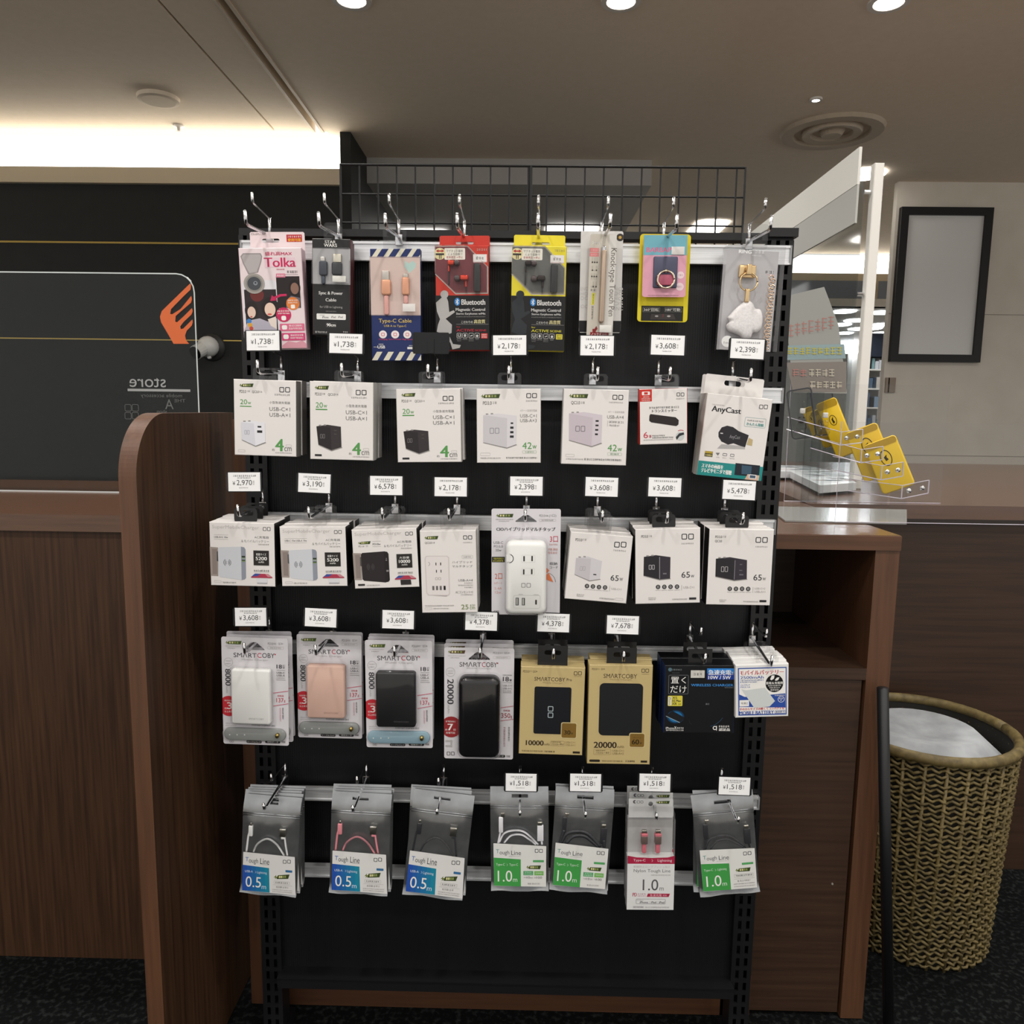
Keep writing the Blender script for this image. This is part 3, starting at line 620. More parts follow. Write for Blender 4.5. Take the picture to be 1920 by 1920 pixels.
def w65(dark,P0,LGb,M1,pic,l65,wb,cc,ln,tx,mm,foot,extra):
    e=[T('PD3.0',*P0,GR,1),M(P0[2]+6,P0[1]+2,P0[2]+36,P0[3]-6)]+extra+[LOGO(*LGb),M(*M1)]+pic+[T('65',*l65),T('w',*wb,GR)]
    for (x,y) in cc: e+=[C(x,y,20,'2b2a2c'),O(x-8,y-10,x+8,y+10,'d8d6d4',3,3),M(x-24,y+27,x+24,y+33)]
    return e+[R(*ln,LG)]+[T(s,*b,LG) for s,b in tx]+[M(*m_) for m_ in mm]+[foot]
i6=[(42,560),(612,608),(545,1212),(0,1160)]
e=w65(0,(88,620,148,645),(440,652,550,703),(432,724,545,738),charger([(95,795),(230,802),(330,824),(312,985),(218,998),(85,940)],'c9c5ca','d6d3d7','a7a3a7',(132,870,180,908),[(252,940,280,950)]),(408,952,480,1002),(486,975,518,1004),[(197,1048),(250,1052),(304,1058),(358,1062)],(397,1045,400,1098),[('USB-C×1',(412,1068,505,1086))],[(108,1120,170,1130),(108,1134,165,1143),(308,1158,438,1171)],O(448,1160,518,1182,LG,2),[])
prod((3,6),'charger_box','white-cube 65-watt charger box with clear tab','charger','I',i6,e,depth=.03,n=3,side='c9c6c2',tab='clear')
i7=[(618,535),(1213,532),(1218,1205),(635,1208)]
e=w65(1,(678,588,737,612),(1042,582,1152,633),(1040,663,1153,675),charger([(705,782),(850,778),(945,788),(945,980),(850,988),(705,950)],'29272b','37323a','cfcdd0',(752,855,803,897),[(880,930,912,942)],'77737a')+[R(846,785,851,982,'a5a3a8')],(1047,922,1122,975),(1130,950,1162,975),[(838,1055),(894,1055),(950,1055),(1008,1055)],(1048,1040,1051,1090),[('USB-C×1',(1065,1052,1162,1073))],[(755,1148,818,1158),(755,1163,818,1172),(968,1163,1103,1174)],R(1118,1155,1182,1174,INK),[])
prod((3,7),'charger_box','black-cube 65-watt charger box with one port','charger','I',i7,e,depth=.03,n=3,side='161515',tab='black')
i8=[(1295,538),(1880,540),(1845,1230),(1262,1212)]
e=w65(1,(1350,597,1410,620),(1712,608,1820,658),(1708,688,1818,700),charger([(1355,802),(1525,806),(1635,814),(1633,985),(1520,996),(1350,960)],'29272b','37323a','bdbabd',(1402,872,1463,920),[(1570,850,1592,858),(1565,903,1592,911),(1566,940,1602,952)],'6a666c')+[R(1521,815,1526,990,'8d8a90')],(1694,945,1768,998),(1775,972,1805,998),[(1480,1072),(1536,1073),(1591,1073),(1646,1075)],(1687,1058,1690,1110),[('USB-C×2',(1705,1063,1800,1080)),('USB-A×1',(1705,1092,1800,1110))],[(1388,1168,1450,1178),(1388,1183,1435,1191),(1602,1185,1735,1196)],R(1748,1178,1810,1197,INK),[T('QC3.0',1348,635,1408,660,GR,1)])
prod((3,8),'charger_box','black-cube 65-watt charger box with three ports','charger','I',i8,e,depth=.03,n=3,side='161515',tab='black')
# ---------------------------------------------------------------- row 4
j1=[(85,312),(672,318),(678,1285),(78,1270)]
def coby(bank,strap,txt,bname):
    return [BD(120,347,265,378,'4a5a2c'),M(118,390,250,398),M(140,408,205,416),T('PD3.0',495,355,542,376,GR),M(546,358,570,372),T('QC4+',588,355,632,376,GR),O(492,390,635,415,LG,2),M(515,396,612,409),
      T('SMΛRT',190,450,395,492,'4b484c'),T('C',402,450,438,492,RD),T('OBY',445,450,555,492,'4b484c'),C(560,460,6,RD),T('Mobile Charger',262,504,500,522,LG),RING(143,535,40,LG,3),M(118,520,168,530),M(115,545,165,553),
      T('8000',112,597,160,745,'454347',1,1),T('mAh',115,752,133,812,LG,0,1),T('18',572,550,618,585,'454347',1),M(625,550,645,566,GR),T('w',625,570,645,585,GR,1),R(572,598,648,601,GR),T('USB-C',572,614,645,631,GR,1),T('USB-A',572,638,645,655,GR,1),M(570,664,645,674),R(568,685,650,688,GR),
      C(140,928,92,'c52f3a'),M(100,872,165,885,WH),T('3',122,895,165,955,WH,1),T('約',98,940,117,958,WH),T('以上充電',98,968,172,986,WH),
      PG([(540,803),(675,783),(675,788),(540,808)],'cf5a72'),PG([(540,920),(675,897),(675,902),(540,925)],'cf5a72'),T('超軽量',578,822,635,838,RD),T('137',568,850,632,888,RD),T('g',636,868,648,890,RD),M(596,940,608,1060,'dfa7ae'),M(620,938,632,1040,GR),
      M(105,1080,300,1088),M(105,1098,200,1106),M(342,1094,552,1107,GR),RR(290,1238,430,1262,INK,12),T('ケーブルバンド',300,1243,420,1257,WH),RR(462,1238,600,1262,INK,12),T('収納ポーチ',482,1243,582,1257,WH),T('付属',612,1240,645,1258,GR,1),LOGO(135,1240,172,1256,GR),
      B('power_bank',183,578,532,1068,.013,bank,26,0,.45),B('cable_band',92,1123,652,1235,.004,strap,56,0,.6),B('snap_button',566,1158,600,1200,.006,'c9b06a',16,1,.25,-.004),SHELL(172,560,545,1078,.0145,32),SHELL(84,1115,662,1242,.0085,60)]
def cobydet(txt): return [T('SMΛRTCOBY',340,1007,475,1024,txt)],[C(x,1180,6,'d8d8d4') for x in (145,213,281)]
prod((4,1),'power_bank_pack','white power bank card with grey band','power bank','J',j1,coby('efefec','8b8e8c','a9a9a7','white'),kind='card',cardcol='dcd9dd',n=3,hole=('tri',280,355,465,425),bump=('power_bank',cobydet('a9a9a7')[0]),bump2=('cable_band',cobydet('x')[1]),yf=-.098)
prod((4,2),'power_bank_pack','pink power bank card with grey band','power bank','J',[(757,285),(1340,292),(1333,1220),(757,1215)],coby('dfb9a9','8b8e8c','a98a7e','pink'),efr=j1,kind='card',cardcol='dcd9dd',n=2,hole=('tri',280,355,465,425),bump=('power_bank',cobydet('a98a7e')[0]),bump2=('cable_band',cobydet('x')[1]),yf=-.068)
prod((4,3),'power_bank_pack','black power bank card with blue band','power bank','J',[(1372,340),(1977,340),(1967,1303),(1372,1305)],coby('1b1b1d','88a6b3','4c4c4e','black'),efr=j1,kind='card',cardcol='dcd9dd',n=3,hole=('tri',280,355,465,425),bump=('power_bank',cobydet('4c4c4e')[0]),bump2=('cable_band',cobydet('x')[1]),yf=-.092)
k4=[(457,358),(1080,360),(1062,1360),(435,1355)]
DR='9a2c30'
e=[BD(488,382,645,412,'5a4632'),M(486,428,645,436),M(512,445,590,453),T('PD3.0',892,392,945,412,GR),M(950,394,975,408),T('QC4+',990,392,1040,412,GR),O(890,430,1042,453,LG,2),M(915,436,1020,447),T('SMΛRT',590,485,785,527,'55504f'),T('C',790,485,822,527,'b04a52'),T('OBY',828,485,925,527,'55504f'),C(930,492,6,DR),T('Mobile Charger',655,533,880,548,LG),RING(508,575,42,LG,3),M(482,562,535,570),M(482,582,532,590),
   T('20000',477,640,533,862,'454347',1,1),T('mAh',475,872,495,945,LG,0,1),M(975,592,1055,602,GR),T('18',977,612,1028,652,'454347',1),T('w',1034,632,1055,652,'454347',1),R(975,662,1055,665,GR),T('USB-C×1',975,683,1055,698,GR),T('USB-A×2',975,708,1055,724,GR),R(975,752,1055,755,GR),M(975,733,1050,743),
   C(505,1068,95,DR),M(458,1012,540,1026,WH),T('7',475,1040,520,1100,WH,1),T('約',450,1085,470,1102,WH),T('回',525,1085,545,1102,WH),T('充電可能',456,1112,540,1130,WH),PG([(953,888),(1068,870),(1068,875),(953,893)],'b8606c'),PG([(950,1006),(1068,988),(1068,993),(950,1011)],'b8606c'),T('超軽量',978,906,1037,923,DR),T('350',958,938,1040,980,DR),T('g',1043,960,1056,985,DR),M(978,1065,993,1240,'c79aa0'),M(1020,1062,1034,1190,GR),
   M(450,1185,535,1250),LOGO(460,1293,530,1327,'55504f'),M(628,1322,858,1334,GR),RR(876,1317,992,1341,INK,12),T('収納ポーチ',890,1322,978,1336,WH),T('付属',1002,1320,1036,1338,GR,1),
   B('power_bank',578,592,947,1316,.019,'161618',70,0,.18),SHELL(566,575,960,1326,.0205,74)]
prod((4,4),'power_bank_pack','large glossy black power bank card','power bank','K',k4,e,kind='card',cardcol='dcd9dd',n=3,hole=('tri',673,395,862,465),yf=-.098)
k5=[(1132,520),(1710,545),(1693,1330),(1120,1308)]
KB='4a3c2c'
e=[T('PD3.0',1152,556,1208,576,KB),M(1212,558,1230,570,'a08f60'),T('QC4+',1240,560,1282,580,KB),LOGO(1608,573,1678,607,KB),M(1610,614,1678,622,'a08f60'),T('SMΛRTCOBY',1255,620,1530,656,KB),T('Pro',1545,634,1590,658,KB),T('Mobile Charger',1332,665,1508,681,'9a8858'),
   RR(1254,708,1585,1132,'14161c',18),LOGO(1378,880,1428,985,'a9b6bb'),RR(1498,1028,1642,1175,'d2c08f',18),RR(1505,1036,1636,1168,'80622a',14),T('30',1528,1100,1584,1138,'35280f',1),T('w',1588,1120,1608,1138,'35280f'),
   T('10000',1185,1188,1343,1232,'352a22',1),T('mAh',1347,1213,1398,1234,'7a6a48'),O(1405,1195,1532,1240,'9a8858',2,8),M(1415,1200,1500,1208,'7a6a48'),T('パススルー',1415,1214,1490,1233,KB),M(1494,1218,1524,1230,'7a6a48'),T('USB-C×1',1540,1200,1628,1217,'a3915f'),T('USB-A×1',1540,1224,1628,1241,'a3915f'),M(1148,1278,1340,1290,'8a784c'),M(1352,1284,1447,1297,'5a4a30'),R(1608,1292,1672,1310,'2a2218'),WIN([(1254,708),(1585,708),(1585,1132),(1254,1132)])]
prod((4,5),'power_bank_box','smaller gold window box marked 10000','power bank','K',k5,e,depth=.03,n=2,col='c6b17d',side='b09c68',tab='header',yf=-.12)
l6=[(65,510),(648,520),(612,1410),(55,1400)]
e=[T('PD3.0',92,540,137,557,KB),M(140,542,158,553,'a08f60'),T('QC4+',175,540,210,558,KB),LOGO(543,547,610,580,KB),M(545,590,610,597,'a08f60'),T('SMΛRTCOBY',200,590,500,630,KB),T('Mobile Charger',258,636,455,651,'9a8858'),
   RR(160,675,550,1145,'1b1d20',42),RR(428,1120,573,1255,'d2c08f',18),RR(435,1128,566,1248,'80622a',14),M(458,1158,545,1170,'6a5020'),T('60',455,1180,518,1224,'2a200c',1),T('w',523,1205,545,1224,'35280f'),
   T('20000',115,1202,318,1256,'352a22',1),T('mAh',322,1234,385,1257,'7a6a48'),O(113,1265,268,1318,'9a8858',2,8),M(132,1275,220,1284,'7a6a48'),T('パススルー',132,1290,215,1309,KB),M(222,1293,252,1306,'7a6a48'),T('USB-C×1',280,1273,383,1290,'8d7c50'),T('USB-A×2',280,1298,383,1316,'8d7c50'),RR(75,1362,172,1383,'2a241c',10),M(185,1370,375,1382,'8a784c'),M(395,1370,480,1385,'5a4a30'),R(532,1372,590,1390,'2a2218'),WIN([(165,680),(545,680),(545,1140),(165,1140)])]
prod((4,6),'power_bank_box','larger gold window box marked 20000','power bank','L',l6,e,depth=.03,n=2,col='c6b17d',side='b09c68',tab='header',yf=-.12)
l7=[(750,515),(1390,520),(1370,1130),(745,1120)]
e=[C(795,552,17,'54707a'),M(815,547,900,560,'8a9094'),M(815,578,880,586,'5a6064'),O(782,600,962,772,'6a6d72',4,10),T('置く',805,617,940,676,WH),T('だけ',800,697,945,760,WH),R(983,560,1107,627,'d5d2ca'),M(1008,585,1080,605,GR),PG([(1130,543),(1388,545),(1385,590),(1130,588)],'2f86d8'),PG([(1130,588),(1386,590),(1384,645),(1130,643)],'1f3f9c'),T('急速充電',1143,557,1345,603,WH,1),M(1350,575,1366,605,WH),T('10W / 5W',1143,610,1343,640,WH,1),
   T('WIRELESS CHARGER',987,682,1367,704,'3f8fd8',1),M(1290,712,1365,720,'8a9094'),RR(778,785,910,878,'ddd04a',8),R(783,792,810,872,'e8e6da'),T('iPhone',788,797,805,868,INK,0,1),T('XS',818,793,862,815,INK,1),T('XS Max',815,820,896,842,INK,1),T('XR',815,846,860,868,INK,1),M(872,856,896,868,INK),
   C(850,975,78,'0e3a5c',60),C(850,975,62,'1f6ea6',48),PG([(765,965),(820,920),(935,985),(890,1025)],'16181d'),PG([(765,965),(890,1025),(888,1030),(763,970)],'8fa4b0'),T('iPhone',763,1066,838,1086,WH),T('X',840,1062,858,1086,WH,1),M(862,1070,925,1084,WH),M(765,1091,925,1102,WH),RING(1203,1080,19,WH,7),R(1216,1060,1221,1105,WH),M(1238,1058,1337,1075,WH),T('認証品',1238,1082,1337,1108,WH,1),ARC(1120,900,180,285,330,'2f4a60',5),M(1120,855,1150,870,'8a9094'),ARC(1010,1010,40,180,250,'2a2e34',4)]
prod((4,7),'wireless_charger_box','black wireless charger box','wireless charger','L',l7,e,depth=.034,n=2,col='0d0e12',side='122a5a',tab='blackclip',yf=-.12)
l8=[(1388,520),(1870,495),(1860,975),(1385,988)]
BL='2c4fa3'
e=[PG([(1410,545),(1850,525),(1845,958),(1412,968)],BL),PG([(1420,554),(1841,535),(1836,948),(1421,958)],WH),PG([(1421,778),(1470,800),(1836,765),(1836,895),(1421,890)],BL),T('モバイルバッテリー',1430,558,1822,600,'c4303c',1),T('2500mAh',1432,612,1642,638,BL,1),M(1432,645,1640,657,BL),M(1430,663,1580,673,BL),T('OUTPUT',1432,688,1520,703,BL),T('MAX:1A',1432,706,1520,720,BL),
   C(1738,675,80,'101012'),PG([(1700,640),(1715,605),(1740,603),(1735,632),(1712,648)],WH),PG([(1742,645),(1762,622),(1784,620),(1772,645),(1752,652)],WH),T('蓄電＆充電用',1662,660,1812,683,WH,1),M(1680,690,1796,702,WH),M(1692,709,1786,720,WH),M(1702,727,1775,742,WH),PG([(1440,730),(1480,740),(1652,715),(1742,835),(1692,885),(1555,900)],'d3d8d6'),R(1422,828,1508,884,WH),M(1435,848,1495,868,GR),M(1740,778,1830,788,WH),RING(1797,818,30,WH,4),T('PS',1780,805,1814,817,WH),T('E',1790,820,1803,832,WH),
   T('手のひらサイズの軽くてコンパクトな',1422,893,1825,916,'c4303c',1),T('MOBILE BATTERY',1420,924,1730,957,BL,1),O(1738,918,1832,947,BL,3,3),M(1748,926,1822,940,BL)]
prod((4,8),'battery_box','white and blue mobile battery box','battery box','L',l8,e,depth=.017,n=5,col='e9e8e6',side='dcdad8',tab='clear',yf=-.128)
# ---------------------------------------------------------------- row 5 : cable pouches
m1=[(155,345),(690,390),(655,1250),(170,1190)]
def grad(q0,q1,c0,c1,n=6):
    """two-tone printed block, q0/q1 = left/right edges ((top),(bottom))"""
    a=lin(c0); out=[]
    for i in range(n):
        t0,t1=i/n,(i+1)/n; f=(i+.5)/n
        pt=lambda e,t:(q0[e][0]+(q1[e][0]-q0[e][0])*t,q0[e][1]+(q1[e][1]-q0[e][1])*t)
        h=''.join('%02x'%int(int(c0[k:k+2],16)*(1-f)+int(c1[k:k+2],16)*f) for k in (0,2,4))
        out.append(PG([pt(0,t0),pt(0,t1),pt(1,t1),pt(1,t0)],h))
    return out
lab1=[(190,820),(648,878),(655,1228),(195,1165)]
e05=[PG(lab1,'e6e5e2')]+grad(((190,935),(195,1165)),((422,972),(432,1195)),'2b4fae','1f90a4')+[T('T',211,868,240,905,'3f63b8'),T('ough',242,880,325,935,'454548'),T('Line',342,885,424,938,'454548'),LOGO(543,902,613,935),M(360,940,424,946),RR(566,997,627,1017,'3a6f9e',4),BD(465,1035,603,1075),O(465,1095,607,1122,LG,2,4),M(480,1103,590,1115,GR),R(455,1132,630,1134,LG),M(485,1142,588,1158),M(452,1172,632,1182),M(452,1190,632,1198),
   T('USB-A',212,985,283,1005,'d5e4f4'),T('〉',300,993,312,1014,'d5e4f4'),T('Lightning',318,1000,406,1028,'d5e4f4'),T('0.5',220,1045,358,1140,WH),T('m',362,1132,402,1160,'d5e4f4')]
cab1=dict(loop=[(212,830),(222,700),(235,640)],arch=[(275,830),(310,760),(395,718),(480,770),(550,872)],right=[(578,872),(562,780),(550,690)],plug=[(218,595,268,690),(230,572,258,598)],usb=[(505,630,562,700),(520,700,555,720)])
prod((5,1),'cable_pouch','white half-metre cable pouch','cable','M',m1,e05,kind='bag',n=5,cable='e6e6e4',cab=cab1,lab=lab1,hole=(400,385,475,432),yf=-.095)
prod((5,2),'cable_pouch','pink half-metre cable pouch','cable','M',[(965,325),(1500,355),(1480,1235),(955,1190)],e05,efr=m1,kind='bag',n=4,cable='e08b94',cab=cab1,lab=lab1,hole=(340,400,480,420),yf=-.095)
prod((5,3),'cable_pouch','black half-metre cable pouch','cable','N',[(180,310),(735,365),(595,1262),(62,1215)],e05,efr=m1,kind='bag',n=3,cable='2b2c30',cab=cab1,lab=lab1,hole=(340,400,480,420),yf=-.095)
n4=[(868,292),(1395,275),(1375,1185),(860,1185)]
lab4=[(890,752),(1362,770),(1352,1140),(888,1135)]
GB='46a04e'
def e10(right):
    e=[PG(lab4,'e6e6e2'),PG([(890,880),(1132,893),(1128,1138),(888,1133)],GB),T('T',912,806,940,840,'3f8f8c'),T('ough',944,815,1030,862,'454548'),T('Line',1048,815,1135,855,'454548'),M(1025,863,1132,869),LOGO(1260,797,1330,830),RR(1240,897,1338,917,'5aa866',4),BD(1178,945,1312,980),
       T('Type-C',910,930,988,957,'dcefdc'),T('〉',1004,933,1016,955,'dcefdc'),T(right,1028,930,1106,957,'dcefdc'),T('1.0',922,995,1052,1095,WH),T('m',1058,1068,1097,1096,'dcefdc')]
    if right=='Type-C': e+=[R(1152,997,1240,1035,'4fa868'),M(1165,1004,1228,1014,'d8ecd8'),M(1160,1020,1232,1029,'d8ecd8'),R(1250,997,1333,1035,'7dba62'),M(1262,1010,1322,1022,'d8ecd8'),T('10',1182,1045,1210,1065,GR),M(1215,1050,1235,1064),M(1155,1050,1178,1062),T('100',1268,1045,1318,1065,GR),M(1250,1050,1264,1062),M(1190,1105,1295,1118)]
    else: e+=[O(1165,997,1330,1030,LG,2,4),M(1178,1006,1318,1020,GR),R(1160,1042,1340,1044,LG),M(1190,1055,1300,1070),M(1155,1085,1335,1095),M(1155,1108,1335,1118)]
    return e
cab4=dict(loop=[(932,760),(945,700),(960,640)],arch=[(940,755),(990,670),(1090,642),(1180,662),(1290,765)],arch2=[(985,755),(1050,690),(1140,680),(1210,720),(1270,765)],right=[(1325,765),(1318,700)],plug=[(935,525,985,665),(955,490,1000,530)],usb=[(1285,590,1340,730),(1290,560,1330,595)])
prod((5,4),'cable_pouch','white one-metre cable pouch with green label','cable','N',n4,e10('Type-C'),kind='bag',n=1,cable='e6e6ea',cab=cab4,lab=lab4,hole=(1062,340,1208,366),yf=-.092)
prod((5,5),'cable_pouch','black one-metre cable pouch beside the white one','cable','N',[(1452,282),(1984,310),(1908,1212),(1392,1172)],e10('Type-C'),efr=n4,kind='bag',n=2,cable='2d2e32',cab=cab4,lab=lab4,hole=(1062,340,1208,366),yf=-.092,rad=1.7)
prod((5,7),'cable_pouch','black one-metre cable pouch at the perforated upright','cable','O',[(1112,345),(1680,335),(1745,1180),(1230,1243)],e10('Lightning'),efr=n4,kind='bag',n=2,cable='2d2e32',cab=cab4,lab=lab4,hole=(1062,340,1208,366),yf=-.092)
o6=[(565,565),(1000,565),(967,1372),(552,1372)]
CR='ad2747'
e=[R(552,905,985,1372,'e4e4e3'),PG([(560,882),(640,897),(780,902),(920,897),(990,880),(985,955),(560,955)],CR),T('Type-C',612,912,722,940,'f0d8dc'),T('〉',776,914,790,938,'f0d8dc'),T('Lightning',832,912,960,942,'f0d8dc'),T('断線防止ロングブッシュ加工',615,970,945,992,LG),T('Nylon Tough Line',615,1003,946,1040,'6a686a'),M(770,1050,945,1062),T('1.0',695,1095,835,1195,'5a585c'),T('m',845,1168,883,1195,GR),T('PD',605,1218,642,1250,'c05a70',1),M(650,1222,720,1234,'d8a8b4'),M(650,1240,720,1252,'d8a8b4'),PG([(742,1223),(938,1223),(926,1253),(730,1253)],CR),T('急速充電',758,1228,865,1249,'f0c4cc'),M(875,1232,910,1246,'f0c4cc'),O(632,1272,900,1318,'8a888c',3,8),M(645,1280,700,1287),T('iPhone',668,1293,743,1311,INK),T('iPad',768,1293,815,1311,INK),T('iPod',840,1293,887,1313,INK),R(755,1292,757,1312,LG),R(828,1292,830,1312,LG),R(605,1337,705,1356,'cfcdcf'),M(612,1341,700,1352,GR),M(715,1341,930,1354)]
prod((5,6),'cable_box','clear box with pink braided cable','cable','O',o6,e,kind='clearbox',depth=.02,n=3,header=((578,402),(988,402)),hole=(780,448,22),yf=-.11)
# ---------------------------------------------------------------- row 1
a1=[(115,312),(690,310),(740,1215),(215,1215)]
PK='c7285c'
e=[PG([(120,1000),(740,1060),(740,1215),(215,1215)],'ecd3d8'),PG([(530,1190),(580,1150),(650,1165),(700,1145),(740,1180),(740,1215),(530,1215)],'d99aa8'),PG([(138,385),(160,358),(320,358),(335,385),(330,430),(302,530),(215,545),(165,450)],'968f8f'),PG([(150,390),(165,368),(315,368),(326,388),(320,430),(290,525),(225,535),(172,445)],'b5aeae'),
   T('盛れ高MAX',365,345,600,380,PK,1),PG([(352,398),(632,398),(640,470),(362,490)],'e9cdd6'),T('Tolka',360,398,632,482,PK,1),M(465,497,537,508,PK),RR(188,598,492,1075,'e4e2e8',40),R(202,680,482,1075,'2d2326'),C(300,730,60,'6a2a28'),C(258,870,60,'231a1c',85),C(258,885,36,'e2c5b5',52),C(258,925,10,'c04a4a',6),C(420,850,78,'231a1c',100),C(418,862,48,'e8cbb9',62),C(415,905,20,'d05a55',9),PG([(200,1060),(230,960),(330,940),(400,970),(480,940),(482,1075),(202,1075)],'b3aebb'),PG([(400,950),(470,925),(482,1040),(430,1010)],'e6d9cf'),C(240,965,22,'3f7fc0'),C(250,1000,20,'d8a032'),C(262,1030,18,'c04a3a'),
   R(475,565,680,850,'251b1d'),C(630,670,52,'1a1213',75),C(632,675,36,'8d6a5b',52),PG([(560,780),(600,740),(680,760),(680,850),(560,850)],'6d6a74'),R(465,540,545,575,'dd7f98'),M(475,549,535,565,WH),
   PG([(418,785),(430,733),(448,748),(500,725),(560,722),(562,742),(510,745),(468,765),(482,780)],PK),C(617,810,58,'e3813a'),M(572,775,662,788,WH),M(575,797,660,808,WH),RR(600,820,636,855,WH,8),C(538,910,66,PK),M(482,870,594,884,WH),M(488,893,590,905,WH),RR(518,920,560,962,WH,14),
   RR(505,992,722,1058,'dc6a8c',6),RR(524,1005,570,1045,WH,12),M(585,1002,700,1018,WH),M(585,1028,700,1044,WH),RR(522,1077,730,1145,'d44a7c',6),RR(538,1090,585,1132,WH,14),M(598,1090,710,1105,WH),M(598,1115,710,1130,WH),M(565,515,650,535,GR),R(545,548,660,551,'8a8486'),
   C(272,628,92,'a39e98'),C(272,628,74,'8a8681'),C(272,628,60,'474a50'),C(283,625,19,'868b92'),C(283,622,9,'3a3d44')]
prod((1,1),'selfie_lens_box','pink and white clip lens box','lens kit','A',a1,e,depth=.034,n=1,col='ead9dc',side='d9bcc4',flap=((182,146),(696,146)),flapels=[T('□LEPLUS',203,157,312,173,'5a5054'),R(533,170,670,236,'b8202e'),M(543,180,660,196,'f0d0d0'),T('使用可能',545,204,662,231,'e8b83a',1)],hole=(305,205,460,242),yf=-.072,yaw=5)
need([T('□LEPLUS',203,157,312,173,'5a5054'),T('使用可能',545,204,662,231,'e8b83a',1)])
a2=[(790,225),(1140,232),(1135,1100),(800,1090)]
e=[R(800,318,1138,636,'a9a9ab'),T('STAR',908,244,1005,270,WH,1),T('WARS',900,273,1016,301,WH,1),T('Sync & Power',853,700,1068,737,'d8d6d4',1),T('Cable',915,762,1010,790,'d8d6d4',1),T('for USB to Lightning',862,830,1066,856,'a8a6a4'),M(915,875,1010,886,'8a8886'),RR(833,902,1097,955,'ecebe8',8),M(862,910,905,917,GR),T('iPhone',885,922,942,943,GR,1),T('iPad',965,922,1005,941,GR,1),T('iPod',1028,922,1068,941,GR,1),O(918,982,1010,1026,'6a6a6a',2,8),T('90cm',925,990,1005,1017,WH,1),M(822,1060,932,1076,'c8c6c4'),M(1070,1062,1115,1076,'c8c6c4'),
   B('cable_plug',862,430,934,560,.006,'343a44',16,0,.5),B('plug_tip',873,392,912,432,.004,'d6d2cc',6,1,.3),B('cable_plug',975,440,1066,556,.006,'2e3036',18,0,.5),B('plug_tip',990,368,1060,442,.005,'ddd6c6',4,1,.3),B('cable_cord',880,560,914,636,.004,'3c4552',14,0,.6),B('price_sticker',985,566,1105,620,.0008,'e6e4de',2,0,.6,-.006),WIN([(800,318),(1138,318),(1136,636),(800,636)])]
prod((1,2),'cable_box','black cable box with a clear window','cable','A',a2,e,depth=.02,n=2,col='262627',side='4a2426',tab='cleartall',yf=-.075)
a3=[(1315,318),(1765,318),(1775,1325),(1330,1325)]
CRM='ddd8c4'
e=[]
for i in range(-1,6): e.append(PG([(1330+i*105,392),(1375+i*105,392),(1425+i*105,318),(1380+i*105,318)],CRM))
for i in range(-1,6): e.append(PG([(1330+i*103,1323),(1380+i*103,1323),(1425+i*103,1245),(1375+i*103,1245)],CRM))
e+=[R(1318,396,1778,915,'d4bdb5'),PG([(1630,425),(1665,450),(1700,425),(1730,450),(1720,490),(1670,535),(1625,480)],'b3cfc8'),T('Type-C Cable',1393,945,1688,990,'dfc264'),T('USB A to Type-C',1440,1000,1642,1024,'dfc264')]
for x in (1430,1540,1650): e+=[C(x,1087,36,'eee6e4'),O(x-16,1072,x+16,1102,'d0506a',5,8)]
e+=[T('Charging',1393,1124,1470,1142,'cf4a6a'),T('Sync/Connect',1482,1124,1596,1140,'cf4a6a'),T('High speed',1606,1124,1697,1142,'cf4a6a'),T('USB',1382,1188,1448,1215,WH,1),M(1345,1198,1378,1206,WH),M(1392,1172,1436,1182,WH),R(1650,1200,1700,1221,'e4e2e0'),M(1665,1184,1700,1192,WH),
   B('plug_tip',1428,518,1490,600,.005,'cbc3ba',4,1,.3),B('cable_plug',1420,596,1506,735,.007,'e2a483',20,.3,.35),B('cable_cord',1444,735,1486,912,.005,'dca39b',16,0,.6),B('plug_tip',1614,538,1660,578,.004,'cbc3ba',8,1,.3),B('cable_plug',1606,575,1671,735,.007,'e2a483',18,.3,.35),B('cable_cord',1620,735,1658,815,.005,'dca39b',16,0,.6),B('price_sticker',1615,815,1728,885,.0008,'e8e4e0',2,0,.6,-.007),WIN([(1318,396),(1778,396),(1778,915),(1318,915)])]
prod((1,3),'cable_box','navy striped cable box with rose gold plugs','cable','A',a3,e,depth=.02,n=1,col='1f2e62',side='1b274f',tab='clear',yf=-.075)
b4=[(165,290),(660,290),(660,1230),(185,1230)]
